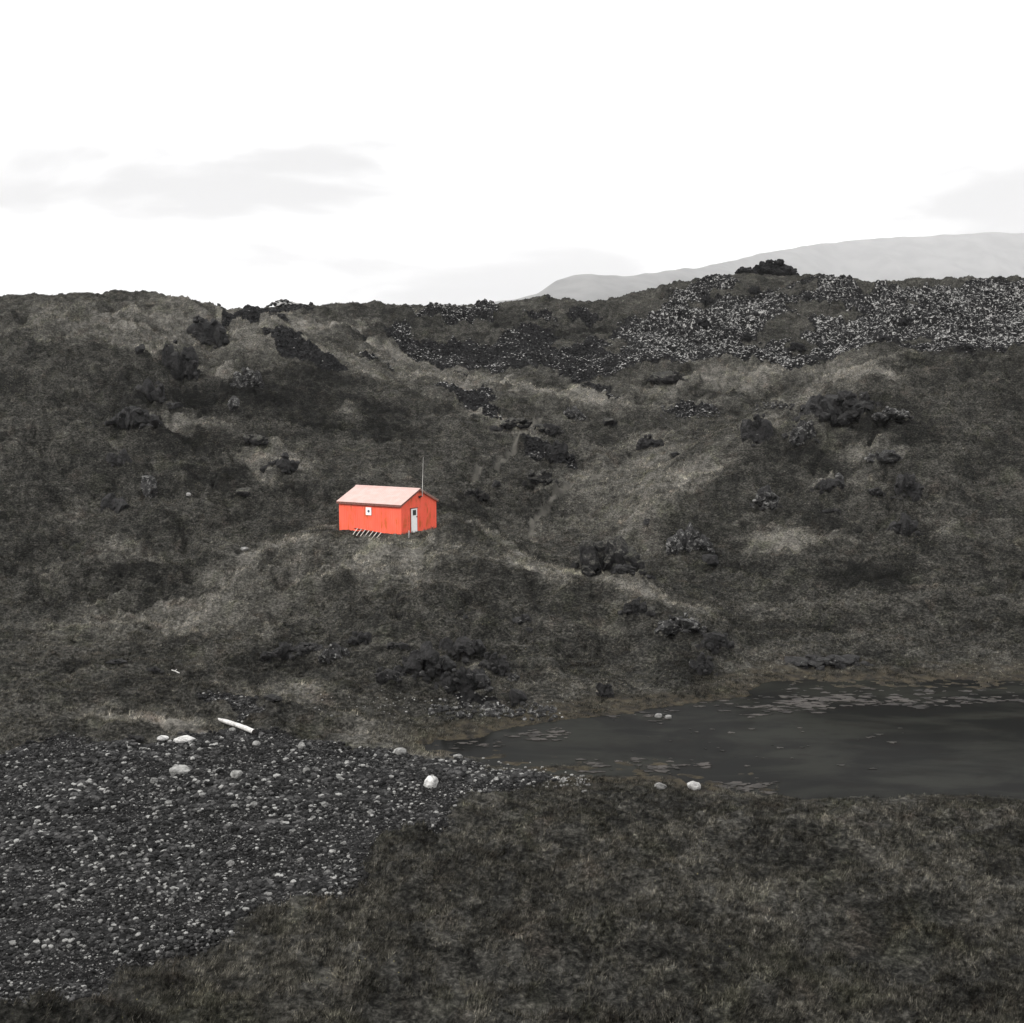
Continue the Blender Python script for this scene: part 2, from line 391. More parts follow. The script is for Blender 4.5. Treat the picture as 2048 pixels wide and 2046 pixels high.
for k, (p, hgt, wd) in enumerate(FOLDS):
    m_ = line_mask(p, wd * 2.2, X0, Y0, 1.6, k + 200)
    fold += hgt * m_ * (0.8 + 0.5 * n2(X0 / 4, Y0 / 4, k + 230))
# ---- relief -------------------------------------------------------------------------------------
hx = (X0 - HUT_C[0]) * EX[0] + (Y0 - HUT_C[1]) * EX[1]
hy = (X0 - HUT_C[0]) * EY[0] + (Y0 - HUT_C[1]) * EY[1]
hd = np.maximum(np.maximum(-hx, hx - HUT_L), np.maximum(-hy, hy - HUT_W))
pad = 1 - sstep(0.5, 5.0, hd)
wet = 1 - sstep(0.0, 3.5, -lsd)                                # lake and its margin
calm = np.clip(1 - 0.85 * wet, 0, 1) * (1 - 0.85 * gravel) * (1 - 0.8 * pad)
slope_b = sstep(110, 150, Y0)
x, y = X0, Y0
wx = x + 1.6 * n2(x / 6, y / 6, 21); wy = y + 1.6 * n2(x / 6, y / 6, 22)
rel = 0.60 * n2(wx / 13, wy / 11, 1) + 0.62 * (0.35 - np.abs(n2(wx / 7.5, wy / 5.5, 2))) + 0.44 * n2(wx / 3.6, wy / 3.0, 3)
rel += 0.30 * (0.3 - np.abs(n2(wx / 1.9, wy / 1.5, 4))) + 0.32 * n2(x / 0.9, y / 0.8, 5) + 0.15 * np.maximum(n2(x / 0.48, y / 0.45, 6), -0.3)
gy_ = np.gradient(B, axis=0) / np.gradient(yrow)[:, None]
rough_ = 0.52 + 0.48 * np.clip(sstep(0.16, 0.42, np.abs(gy_)) * 0.8 + 0.5 * sstep(-0.1, 0.5, n2(x / 20, y / 20, 27)), 0, 1)
rel *= 0.55 + 0.45 * rough_
sc1 = n2(wx / 6.5, wy / 3.6, 24); sc2 = n2(wx / 3.1, wy / 1.9, 25)
rel += rough_ * (0.78 * sstep(-0.09, 0.11, sc1) * (0.5 + 0.5 * sstep(-.2, .3, n2(x / 16, y / 16, 26))) + 0.34 * sstep(-0.08, 0.10, sc2) - 0.5)
# terracettes: little steps that follow the contour
tz = B + 0.5 * rel
terr = np.abs(n2(x / 5.0 + 0.7 * n2(x / 3, y / 3, 8), tz / 0.55, 9))
patch = sstep(-0.15, 0.35, n2(x / 14, y / 14, 10))
rel += (0.32 - terr) * 0.62 * patch * sstep(-17, -14.5, B)
# broad knolls on far ground
rel += slope_b * (0.5 * n2(x / 18, y / 15, 12) + 0.35 * n2(x / 8, y / 7, 13))
lump_ = sstep(0.15, 0.4, np.abs(gy_))
rel = rel * (1.15 + 0.45 * lump_) + fold * 1.0 - 0.25 * lump_
near_l = 1 - sstep(0.3, 5.0, np.abs(lsd))
H = B + rel * calm * (1 - 0.8 * near_l)
H = np.where((lsd < 0) & (lsd > -40), np.maximum(H, WATER_Z + 0.02 + 0.05 * np.minimum(lout, 4) + 0.02 * n2(X0 / 0.5, Y0 / 0.4, 160)), H)
H = np.where(lsd > 0.05, np.minimum(H, WATER_Z - 0.02), H)
# marshy margin: low mud and weed banks that just break the surface
mud = (1 - sstep(0.5, 4.2, lsd)) * (lsd > 0.05) * np.where(Y0 > 60, sstep(12, 20, X0), np.where(Y0 < 53, 1 - sstep(10, 14, X0), 0.45))
H = np.where(mud > 0.02, np.maximum(H, WATER_Z - 0.13 + 0.11 * mud + 0.10 * n2(X0 / 1.3, Y0 / 0.7, 155) + 0.05 * n2(X0 / 0.45, Y0 / 0.3, 156)), H)
H += scree * (0.34 * n2(x / 1.4, y / 1.2, 14) + 0.22 * n2(x / 0.7, y / 0.7, 15) + 0.9 * np.maximum(0, n2(x / 5, y / 4, 16)) + 1.1 * n2(x / 11, y / 9, 43) * sstep(160, 172, y))
H += gravel * (lsd < 0) * (0.10 * n2(x / 2.5, y / 2.0, 17) + 0.05 * n2(x / 0.6, y / 0.5, 18) + 0.025 * n2(x / 0.22, y / 0.2, 19)) * (1 - 0.0 * wet)
H += wet * (lsd < -0.4) * (1 - gravel) * (0.05 * n2(x / 1.2, y / 0.9, 20) + 0.04 * n2(x / 0.5, y / 0.4, 23))
H -= path * 0.12
H -= line_mask(DARKLINES[0][0], 0.7, X0, Y0, 0.3, 120) * 0.3
H = H * (1 - pad) + pad * (HUT_C[2] + 0.05 + 0.06 * n2(x / 0.9, y / 0.8, 5) + 0.04 * n2(x / 0.4, y / 0.4, 6) - 0.10 * sstep(0.3, 3.0, -hy) - 0.56 * sstep(0.0, 0.6, -hy) * sstep(0.3, 1.5, hx) * (1 - sstep(5.0, 6.2, hx)))
H[:, :] = np.where(Y0 < 24, np.minimum(H, -0.62 * Y0 + 1.2 * 0 - 0.0 * Y0), H)

SKYL = [(0, 590), (120, 588), (215, 585), (270, 581), (310, 581), (345, 586), (380, 598), (420, 607), (470, 615), (500, 618), (540, 613), (600, 608), (650, 612), (690, 605), (730, 602), (760, 608), (800, 609),
        (850, 608), (950, 607), (1000, 603), (1050, 598), (1073, 594), (1110, 593), (1140, 599), (1190, 603), (1230, 594), (1260, 586), (1330, 567), (1380, 557), (1424, 550), (1470, 547), (1514, 549), (1592, 550), (1640, 547),
        (1680, 554), (1720, 560), (1750, 563), (1790, 560), (1833, 555), (2048, 554), (2600, 570)]
ang = np.where((YG > 120) & (YG < 240), H / YG, -9)
jr = np.argmax(ang, 0)
cur = ang[jr, np.arange(len(scol))]
tgt = np.array([ray(u, np.interp(u, [q[0] for q in SKYL], [q[1] for q in SKYL]))[1] for u in ucol]) 
kk = np.exp(-0.5 * (np.arange(-30, 31) / 12.0) ** 2); kk /= kk.sum()
dz = np.convolve(np.pad((tgt - cur) * yrow[jr], 30, mode='edge'), kk, 'valid')
yrr = np.convolve(np.pad(yrow[jr], 30, mode='edge'), kk, 'valid')
H += dz[None, :] * sstep(-60, -6, YG - yrr[None, :])

FC = np.arange(len(scol)); FR = np.arange(len(yrow))


def ground(x, y):
    """height of the finished ground"""
    x = np.asarray(x, float); y = np.asarray(y, float)
    return bil(H, np.interp(y, yrow, FR), np.interp(x / y, scol, FC))


def sample(grid, x, y):
    return bil(grid, np.interp(y, yrow, FR), np.interp(x / y, scol, FC))


def hit(u, v):
    sx, sz = ray(u, v)
    Y = np.arange(24.0, 225.0, 0.08)
    g = ground(sx * Y, Y)
    below = sz * Y < g
    if below.any():
        i = int(np.argmax(below))
    else:
        i = int(np.argmin(np.where(Y > 60, sz * Y - g, 1e9) / Y))
    return np.array([sx * Y[i], Y[i], g[i]])


# ------------------------------------------------------------------ node helpers
def new_mat(name):
    m = bpy.data.materials.new(name)
    m.use_nodes = True
    nt = m.node_tree
    for n in list(nt.nodes):
        nt.nodes.remove(n)
    out = nt.nodes.new('ShaderNodeOutputMaterial')
    return m, nt, out


class NB:
    """small node builder"""
    def __init__(self, nt):
        self.nt = nt

    def node(self, t, **kw):
        n = self.nt.nodes.new(t)
        for k, v in kw.items():
            setattr(n, k, v)
        return n

    def set(self, sock, val):
        if hasattr(val, 'is_linked') or isinstance(val, bpy.types.NodeSocket):
            self.nt.links.new(val, sock)
        elif isinstance(val, (tuple, list)) and len(val) == 3 and sock.type == 'RGBA':
            sock.default_value = (*val, 1)
        else:
            sock.default_value = val

    def coord(self, kind='Object'):
        return self.node('ShaderNodeTexCoord').outputs[kind]

    def mapping(self, vec, scale=(1, 1, 1), rot=(0, 0, 0)):
        n = self.node('ShaderNodeMapping')
        self.set(n.inputs['Vector'], vec)
        n.inputs['Scale'].default_value = scale
        n.inputs['Rotation'].default_value = rot
        return n.outputs[0]

    def noise(self, vec, scale, detail=4, rough=0.55, dist=0.0):
        n = self.node('ShaderNodeTexNoise')
        self.set(n.inputs['Vector'], vec)
        n.inputs['Scale'].default_value = scale
        n.inputs['Detail'].default_value = detail
        n.inputs['Roughness'].default_value = rough
        n.inputs['Distortion'].default_value = dist
        return n.outputs['Fac']

    def voro(self, vec, scale, out='Distance', feature='F1'):
        n = self.node('ShaderNodeTexVoronoi', feature=feature)
        self.set(n.inputs['Vector'], vec)
        n.inputs['Scale'].default_value = scale
        return n.outputs[out]

    def ramp(self, fac, a, b, lo=0.0, hi=1.0):
        n = self.node('ShaderNodeMapRange')
        n.interpolation_type = 'SMOOTHSTEP'
        self.set(n.inputs['Value'], fac)
        n.inputs['From Min'].default_value = a; n.inputs['From Max'].default_value = b
        n.inputs['To Min'].default_value = lo; n.inputs['To Max'].default_value = hi
        return n.outputs['Result']

    def math(self, op, a, b=0.0, clamp=False):
        n = self.node('ShaderNodeMath', operation=op)
        n.use_clamp = clamp
        self.set(n.inputs[0], a); self.set(n.inputs[1], b)
        return n.outputs[0]

    def mix(self, fac, a, b, blend='MIX'):
        n = self.node('ShaderNodeMix', data_type='RGBA', blend_type=blend)
        self.set(n.inputs[0], fac); self.set(n.inputs[6], a); self.set(n.inputs[7], b)
        return n.outputs[2]

    def attr(self, name, out='Fac'):
        n = self.node('ShaderNodeAttribute')
        n.attribute_name = name
        return n.outputs[out]

    def bump(self, h, strength, dist):
        n = self.node('ShaderNodeBump')
        n.inputs['Strength'].default_value = strength
        n.inputs['Distance'].default_value = dist
        self.set(n.inputs['Height'], h)
        return n.outputs[0]

    def principled(self, col, rough=0.9, spec=0.25, normal=None, metal=0.0):
        n = self.node('ShaderNodeBsdfPrincipled')
        self.set(n.inputs['Base Color'], col)
        self.set(n.inputs['Roughness'], rough)
        n.inputs['Specular IOR Level'].default_value = spec
        self.set(n.inputs['Metallic'], metal)
        if normal is not None:
            self.set(n.inputs['Normal'], normal)
        return n.outputs[0]


def finish(nt, out, shader):
    nt.links.new(shader, out.inputs['Surface'])


# ------------------------------------------------------------------ colours
HEATH = (0.019, 0.019, 0.016); TURF = (0.037, 0.036, 0.029); STRAW = (0.104, 0.098, 0.084); OCHRE = (0.054, 0.0455, 0.031)
BASALT = (0.017, 0.0165, 0.0165)


def grass_tone(nb, obj, pale_s, dark_s):
    """turf, dark heath and straw mixed by ground type and by tussock scale noise"""
    c1 = nb.noise(obj, 0.20, 5, 0.6)
    c2 = nb.noise(nb.mapping(obj, (1, 1, 2.6)), 0.95, 6, 0.68, 0.7)
    c3 = nb.noise(nb.mapping(obj, (1.0, 1.0, 1.8)), 5.0, 4, 0.72, 0.3)
    t = nb.math('ADD', 0.41, nb.math('MULTIPLY', nb.math('SUBTRACT', c1, 0.5), 0.75))
    t = nb.math('ADD', t, nb.ramp(c2, 0.33, 0.67, -0.105, 0.105))
    c4 = nb.noise(nb.mapping(obj, (1, 1, 2.2)), 0.42, 5, 0.66, 1.0)
    t = nb.math('ADD', t, nb.ramp(c4, 0.38, 0.62, -0.07, 0.07))
    t = nb.math('ADD', t, nb.math('MULTIPLY', nb.math('SUBTRACT', c3, 0.5), 1.65))
    t = nb.math('ADD', t, nb.math('MULTIPLY', pale_s, 0.44))
    t = nb.math('SUBTRACT', t, nb.math('MULTIPLY', dark_s, 0.24))
    r = nb.node('ShaderNodeValToRGB')
    el = r.color_ramp.elements
    el[0].position = 0.0; el[0].color = (0.0045, 0.0045, 0.0041, 1)
    el[1].position = 1.0; el[1].color = (0.175, 0.165, 0.147, 1)
    for pos, c in ((0.22, (0.0110, 0.0108, 0.0096)), (0.42, (0.0270, 0.0264, 0.0232)), (0.62, (0.0600, 0.0575, 0.0505)), (0.82, (0.112, 0.1065, 0.0955))):
        e = el.new(pos); e.color = (*c, 1)
    nb.set(r.inputs[0], t)
    col = r.outputs[0]
    # rusty heather and moss green tints, faint
    tint = nb.noise(obj, 0.55, 4, 0.6)
    col = nb.mix(nb.ramp(tint, 0.55, 0.72, 0, 0.5), col, nb.mix(1.0, col, (1.12, 0.96, 0.90), 'MULTIPLY'))
    tint2 = nb.noise(obj, 0.38, 4, 0.6, 0.4)
    col = nb.mix(nb.ramp(tint2, 0.52, 0.72, 0, 0.7), col, nb.mix(1.0, col, (0.97, 1.01, 0.86), 'MULTIPLY'))
    return col


def make_ground_mat():
    m, nt, out = new_mat('hillside_turf')
    nb = NB(nt)
    obj = nb.coord('Object')
    col = grass_tone(nb, obj, nb.attr('pale'), nb.attr('dark'))
    # yellow flower and seed head flecks
    fl = nb.voro(obj, 3.1)
    col = nb.mix(nb.math('MULTIPLY', nb.ramp(fl, 0.10, 0.05), nb.ramp(nb.noise(obj, 0.12, 2), 0.52, 0.62)), col, (0.16, 0.145, 0.075))
    # worn path
    col = nb.mix(nb.math('MULTIPLY', nb.attr('path'), nb.ramp(nb.noise(obj, 0.5, 4, 0.6), 0.30, 0.55, 0.5, 0.95)), col, (0.092, 0.087, 0.076))
    # loose rock
    v1 = nb.voro(obj, 2.6, 'Color'); sep = nb.node('ShaderNodeSeparateColor'); nt.links.new(v1, sep.inputs[0])
    rock = nb.mix(nb.ramp(sep.outputs[0], 0.0, 1.0), (0.005, 0.005, 0.0053), (0.017, 0.0168, 0.0168))
    sn = nb.noise(obj, 1.7, 5, 0.7, 0.5)
    cover = nb.attr('frost')
    lim = nb.math('SUBTRACT', 0.70, nb.math('MULTIPLY', cover, 0.17))
    rock = nb.mix(nb.ramp(nb.math('SUBTRACT', sn, lim), 0.0, 0.06), rock, (0.30, 0.295, 0.285))
    sc = nb.ramp(nb.math('ADD', nb.attr('scree'), nb.math('MULTIPLY', nb.math('SUBTRACT', nb.noise(obj, 1.1, 5, 0.65), 0.5), 1.1)), 0.42, 0.58)
    col = nb.mix(sc, col, rock)
    # gravel
    vg = nb.node('ShaderNodeTexVoronoi'); nb.set(vg.inputs['Vector'], obj); vg.inputs['Scale'].default_value = 13
    sg = nb.node('ShaderNodeSeparateColor'); nt.links.new(vg.outputs['Color'], sg.inputs[0])
    grv = nb.mix(nb.ramp(sg.outputs[0], 0.1, 0.95), (0.006, 0.006, 0.0062), (0.026, 0.0255, 0.025))
    grv = nb.mix(nb.ramp(sg.outputs[1], 0.93, 0.95), grv, (0.16, 0.158, 0.155))
    gm = nb.ramp(nb.math('ADD', nb.attr('gravel'), nb.math('MULTIPLY', nb.math('SUBTRACT', nb.noise(obj, 1.4, 5, 0.65), 0.5), 1.0)), 0.42, 0.56)
    col = nb.mix(gm, col, grv)
    # ochre weed and mud along the water
    sepz = nb.node('ShaderNodeSeparateXYZ'); nt.links.new(obj, sepz.inputs[0])
    zz = nb.math('ADD', sepz.outputs[2], nb.math('MULTIPLY', nb.math('SUBTRACT', nb.noise(obj, 0.8, 4, 0.6), 0.5), 0.5))
    shore = nb.math('MULTIPLY', nb.ramp(zz, WATER_Z + 0.46, WATER_Z + 0.10), nb.attr('shore'))
    sh = nb.mix(nb.ramp(nb.noise(obj, 1.6, 5, 0.65), 0.38, 0.62), (0.022, 0.020, 0.017), OCHRE)
    col = nb.mix(nb.math('MULTIPLY', shore, nb.math('SUBTRACT', 1.0, gm)), col, sh)
    h = nb.math('ADD', nb.noise(obj, 7.0, 5, 0.7), nb.math('MULTIPLY', nb.voro(obj, 9.0), nb.math('MULTIPLY', gm, 0.8)))
    h = nb.math('ADD', h, nb.math('MULTIPLY', nb.voro(obj, 2.6), nb.math('MULTIPLY', sc, 2.0)))
    bm = nb.bump(h, 1.0, 0.22)
    finish(nt, out, nb.principled(col, 0.95, 0.08, bm))
    return m


def make_blade_mat():
    m, nt, out = new_mat('grass_blades')
    nb = NB(nt)
    obj = nb.coord('Object')
    col = grass_tone(nb, obj, nb.attr('pale'), nb.attr('dark'))
    k = nb.attr('tint')
    col = nb.mix(1.0, col, nb.mix(k, (0.42, 0.42, 0.41), (2.7, 2.62, 2.45)), 'MULTIPLY')
    d = nb.node('ShaderNodeBsdfDiffuse')
    nb.set(d.inputs['Color'], col)
    geo = nb.node('ShaderNodeNewGeometry')
    vs = nb.node('ShaderNodeVectorMath', operation='SCALE'); nt.links.new(nb.attr('lie', 'Vector'), vs.inputs[0]); vs.inputs['Scale'].default_value = 2.0
    vm = nb.node('ShaderNodeVectorMath', operation='ADD')
    nt.links.new(geo.outputs['Normal'], vm.inputs[0]); nt.links.new(vs.outputs[0], vm.inputs[1])
    vn = nb.node('ShaderNodeVectorMath', operation='NORMALIZE')
    nt.links.new(vm.outputs[0], vn.inputs[0])
    nt.links.new(vn.outputs[0], d.inputs['Normal'])
    finish(nt, out, d.outputs[0])
    return m


def make_rock_mat(name, lichen, frost=0.0, moss=0.0, base=BASALT, shade=0.0):
    m, nt, out = new_mat(name)
    nb = NB(nt)
    obj = nb.coord('Object')
    oi = nb.node('ShaderNodeObjectInfo')
    loc = nb.node('ShaderNodeVectorMath', operation='ADD')
    nt.links.new(obj, loc.inputs[0]); nt.links.new(oi.outputs['Location'], loc.inputs[1])
    p = loc.outputs[0]
    n1 = nb.noise(p, 1.6, 7, 0.7, 0.6)
    n2_ = nb.noise(nb.mapping(p, (1, 1, 1.7)), 6.5, 6, 0.75)
    col = nb.mix(nb.ramp(n1, 0.35, 0.65), tuple(c * 0.6 for c in base), tuple(c * 2.4 for c in base))
    col = nb.mix(nb.ramp(n2_, 0.50, 0.72, 0, 0.75), col, tuple(c * 5.0 for c in base) if max(base) < 0.02 else tuple(c * 2.2 for c in base))  # paler rock mottling, which also paints lit faces into the colour
    if lichen:
        l = nb.noise(nb.mapping(p, (1, 1, 1.5)), 2.3, 6, 0.70, 0.8)
        col = nb.mix(nb.ramp(l, 0.73 - 0.20 * lichen, 0.79 - 0.20 * lichen), col, (0.165, 0.162, 0.155))
    if shade:
        col = nb.mix(1.0, col, nb.mix(nb.attr('shade'), (0.45, 0.45, 0.45), (5.0, 4.95, 4.85)), 'MULTIPLY')
    geo = nb.node('ShaderNodeNewGeometry')
    sz = nb.node('ShaderNodeSeparateXYZ'); nt.links.new(geo.outputs['Normal'], sz.inputs[0])
    if moss:
        up = nb.math('ADD', sz.outputs[2], nb.math('MULTIPLY', nb.math('SUBTRACT', nb.noise(p, 1.8, 4, 0.65), 0.5), 1.2))
        g = grass_tone(nb, p, 0.12, 0.1)
        col = nb.mix(nb.math('MULTIPLY', nb.ramp(up, 0.72 - 0.45 * moss, 0.90 - 0.45 * moss), min(1.0, moss * 1.5)), col, g)
    if frost:
        up = nb.math('ADD', sz.outputs[2], nb.math('MULTIPLY', nb.math('SUBTRACT', nb.noise(p, 2.6, 5, 0.7), 0.5), 1.3))
        rnd = nb.math('MULTIPLY', nb.math('SUBTRACT', oi.outputs['Random'], 0.5), 0.5)
        up = nb.math('ADD', up, nb.math('ADD', rnd, nb.math('ADD', nb.attr('cap'), nb.math('MULTIPLY', nb.math('SUBTRACT', nb.attr('shade'), 0.27), 0.75))))
        col = nb.mix(nb.ramp(up, 1.02 - 0.5 * frost, 1.12 - 0.5 * frost), col, (0.26, 0.256, 0.249))
    h = nb.math('ADD', nb.noise(p, 4.5, 7, 0.7), nb.math('MULTIPLY', nb.voro(p, 3.0), 0.5))
    finish(nt, out, nb.principled(col, 0.88, 0.2, nb.bump(h, 1.0, 0.25)))
    return m


def simple_mat(name, col, rough=0.7, spec=0.3, vary=0.25, scale=4.0):
    m, nt, out = new_mat(name)
    nb = NB(nt)
    obj = nb.coord('Object')
    n = nb.noise(obj, scale, 6, 0.65)
    c = nb.mix(nb.ramp(n, 0.3, 0.7), tuple(x * (1 - vary) for x in col), tuple(min(0.9, x * (1 + vary)) for x in col))
    finish(nt, out, nb.principled(c, rough, spec, nb.bump(n, 0.3, 0.02)))
    return m


# ------------------------------------------------------------------ mesh helpers
def tag(o, label=None, cat=None, group=None, kind=None):
    if label: o['label'] = label
    if cat: o['category'] = cat
    if group: o['group'] = group
    if kind: o['kind'] = kind
    return o


def mesh_np(name, verts, faces, mat, smooth=False, attrs=None, parent=None):
    """verts (n,3); faces (m,3) or (m,4)"""
    me = bpy.data.meshes.new(name)
    verts = np.asarray(verts, np.float32); faces = np.asarray(faces, np.int32)
    k = faces.shape[1]
    me.vertices.add(len(verts)); me.vertices.foreach_set('co', verts.ravel())
    me.loops.add(faces.size); me.loops.foreach_set('vertex_index', faces.ravel())
    me.polygons.add(len(faces))
    me.polygons.foreach_set('loop_start', np.arange(0, faces.size, k, dtype=np.int32))
    me.polygons.foreach_set('loop_total', np.full(len(faces), k, np.int32))
    me.polygons.foreach_set('use_smooth', np.full(len(faces), smooth, bool))
    me.update(calc_edges=True)
    for an, av in (attrs or {}).items():
        a = me.attributes.new(an, 'FLOAT', 'POINT')
        a.data.foreach_set('value', np.asarray(av, np.float32).ravel())
    me.materials.append(mat)
    o = bpy.data.objects.new(name, me)
    COL.objects.link(o)
    if parent is not None:
        o.parent = parent
    return o


def grid_faces(nr, nc):
    i = np.arange(nr * nc).reshape(nr, nc)
    return np.stack([i[:-1, :-1].ravel(), i[:-1, 1:].ravel(), i[1:, 1:].ravel(), i[1:, :-1].ravel()], 1)


def bm_obj(name, bm, mat, parent=None, smooth=False):
    me = bpy.data.meshes.new(name)
    bmesh.ops.recalc_face_normals(bm, faces=bm.faces)
    if smooth:
        for f in bm.faces:
            f.smooth = True
    bm.to_mesh(me); bm.free()
    me.materials.append(mat)
    o = bpy.data.objects.new(name, me)
    COL.objects.link(o)
    if parent is not None:
        o.parent = parent
    return o


def add_box(bm, x0, x1, y0, y1, z0, z1, bevel=0.0):
    r = bmesh.ops.create_cube(bm, size=1.0)
    for v in r['verts']:
        v.co = Vector((x0 + (v.co.x + .5) * (x1 - x0), y0 + (v.co.y + .5) * (y1 - y0), z0 + (v.co.z + .5) * (z1 - z0)))
    if bevel:
        es = list({e for v in r['verts'] for e in v.link_edges})
        bmesh.ops.bevel(bm, geom=es, offset=bevel, segments=1, affect='EDGES')


def add_bar(bm, a, b, r0, r1, n=8, cap=True):
    a, b = Vector(a), Vector(b)
    d = (b - a); L = d.length
    q = d.to_track_quat('Z', 'Y')
    m = Matrix.Translation((a + b) / 2) @ q.to_matrix().to_4x4()
    bmesh.ops.create_cone(bm, cap_ends=cap, segments=n, radius1=r0, radius2=r1, depth=L, matrix=m)


def empty(name, loc, rz=0.0):
    o = bpy.data.objects.new(name, None)
    o.location = loc; o.rotation_euler = (0, 0, rz)
    o.empty_display_size = 0.3
    COL.objects.link(o)
    return o


# ------------------------------------------------------------------ ground
frost = scree * np.clip(sstep(1120, 1320, ucol)[None, :] * 0.75 + 0.25 + 0.45 * n2(X0 / 9, Y0 / 9, 40), 0, 1) * sstep(160, 172, Y0)
GM = make_ground_mat()
V = np.stack([X0.ravel(), Y0.ravel(), H.ravel()], 1)
g_o = mesh_np('hillside', V, grid_faces(*H.shape), GM, True,
              {'pale': pale, 'dark': dark, 'scree': scree, 'gravel': gravel, 'path': path, 'frost': frost, 'shore': shore_a})
tag(g_o, kind='structure')

# slope under and behind the viewpoint
bx = np.linspace(-260, 260, 120); by = np.linspace(-160, 40, 60)
BX, BY = np.meshgrid(bx, by)
BZ = np.where(BY > 0, -2.4 - 0.62 * BY, -2.4 + 0.10 * np.abs(BY) * (1 - np.abs(BY) / 500)) + 0.5 * n2(BX / 9, BY / 9, 30) - 0.8
BZ = np.where(BY > 0, np.maximum(BZ, -30), BZ)
fan = (BY > 5.5) & (np.abs(BX) < 0.74 * BY)
BZ = np.where(fan, BZ - 4, BZ)
zero = np.zeros(BX.size)
o = mesh_np('near_slope', np.stack([BX.ravel(), BY.ravel(), BZ.ravel()], 1), grid_faces(*BX.shape), GM, True,
            {'pale': zero, 'dark': zero, 'scree': zero, 'gravel': zero, 'path': zero, 'frost': zero, 'shore': zero})
tag(o, kind='structure')

# low country out to the horizon
pv = [(-17000, -900, -30), (17000, -900, -30), (17000, 17000, -30), (-17000, 17000, -30)]
o = mesh_np('plain', pv, [(0, 1, 2, 3)], GM, False)
tag(o, kind='structure')


# ------------------------------------------------------------------ distant mountain
def mountain():
    prof = [(300, 640), (700, 618), (960, 612), (1040, 600), (1073, 591), (1110, 567), (1144, 556), (1181, 553.5), (1243, 559), (1300, 552), (1346, 545), (1405, 539), (1477, 523), (1520, 512),
            (1623, 495), (1716, 486), (1831, 480), (1960, 474), (2100, 476), (2300, 490), (2600, 520)]
    pu = np.array([p[0] for p in prof], float); pvv = np.array([p[1] for p in prof], float)
    us = np.linspace(300, 2600, 460)
    dep = np.linspace(0, 1, 70)
    Yc = 10000 + 5500 * sstep(1150, 1750, us)
    crest = (VH - np.interp(us, pu, pvv)) / F * Yc
    verts = []
    for t in dep:
        Yt = Yc - 3800 * (1 - t)
        xx = (us - CU) / F * Yc + (us - 1500) * 0 - (1 - t) * 600
        sp = 1 - np.abs(n2(xx / 1240 + 0.4 * t, Yt / 5200, 51)) * 1.7
        z = crest * (t ** 1.15) + (t * (1 - t)) * 4 * (0.14 * crest * sp + 52 * n2(xx / 420, Yt / 1000, 52) + 18 * n2(xx / 140, Yt / 320, 53))
        z += 14 * t * n2(xx / 260, Yt / 400, 54)
        verts.append(np.stack([xx, Yt, np.maximum(z, -32 + 40 * t)], 1))
    t = dep
    verts.append(np.stack([(us - CU) / F * Yc, Yc + 500, crest * 0.55], 1))
    V = np.concatenate(verts)
    m, nt, out = new_mat('mountain_turf')
    nb = NB(nt)
    ob = nb.coord('Object')
    c = nb.mix(nb.ramp(nb.noise(ob, 0.004, 7, 0.65), 0.35, 0.65), (0.025, 0.025, 0.024), (0.085, 0.083, 0.079))
    finish(nt, out, nb.principled(c, 0.95, 0.1))
    o = mesh_np('mountain', V, grid_faces(71, len(us)), m, True)
    tag(o, kind='structure')
    return V[:, 2].max()


MT_TOP = mountain()


# ------------------------------------------------------------------ lake
def make_water_mat():
    m, nt, out = new_mat('lake_water')
    nb = NB(nt)
    ob = nb.coord('Object')
    st = nb.mapping(ob, (1, 2.4, 1))
    a = nb.noise(st, 0.16, 5, 0.6, 0.5)
    b = nb.noise(st, 0.7, 5, 0.65)
    col = nb.mix(nb.ramp(a, 0.40, 0.60), (0.0085, 0.0087, 0.0082), (0.0160, 0.0165, 0.0142))
    col = nb.mix(nb.ramp(b, 0.5, 0.72, 0, 0.7), col, (0.0095, 0.0086, 0.0078))
    h = nb.noise(nb.mapping(ob, (1, 2.5, 1)), 3.0, 3, 0.5)
    bmp = nb.bump(h, 0.05, 0.05)
    d = nb.node('ShaderNodeBsdfDiffuse'); nb.set(d.inputs['Color'], col)
    g = nb.node('ShaderNodeBsdfGlossy'); g.inputs['Roughness'].default_value = 0.10; nb.set(g.inputs['Normal'], bmp)
    mxs = nb.node('ShaderNodeMixShader'); mxs.inputs[0].default_value = 0.016      # seen through a polariser: little sky in it
    nt.links.new(d.outputs[0], mxs.inputs[1]); nt.links.new(g.outputs[0], mxs.inputs[2])
    s = mxs.outputs[0]
    finish(nt, out, s)
    return m


lake_poly = [(-2, 40), (110, 40), (110, 76), (-20, 76), (-20, 47)]
bm = bmesh.new()
bmesh.ops.create_grid(bm, x_segments=40, y_segments=20, size=1)
for v in bm.verts:
    v.co = Vector((-16 + (v.co.x + 1) * 0.5 * 96, 43 + (v.co.y + 1) * 0.5 * 33, WATER_Z))
o = bm_obj('water', bm, make_water_mat())
tag(o, kind='structure')


# ------------------------------------------------------------------ rocks
def ico(sub):
    bm = bmesh.new()
    bmesh.ops.create_icosphere(bm, subdivisions=sub, radius=1)
    bm.verts.ensure_lookup_table()
    v = np.array([x.co[:] for x in bm.verts]); f = np.array([[q.index for q in t.verts] for t in bm.faces])
    bm.free()
    return v, f


ICO = {k: ico(k) for k in (1, 2, 3, 4, 5)}


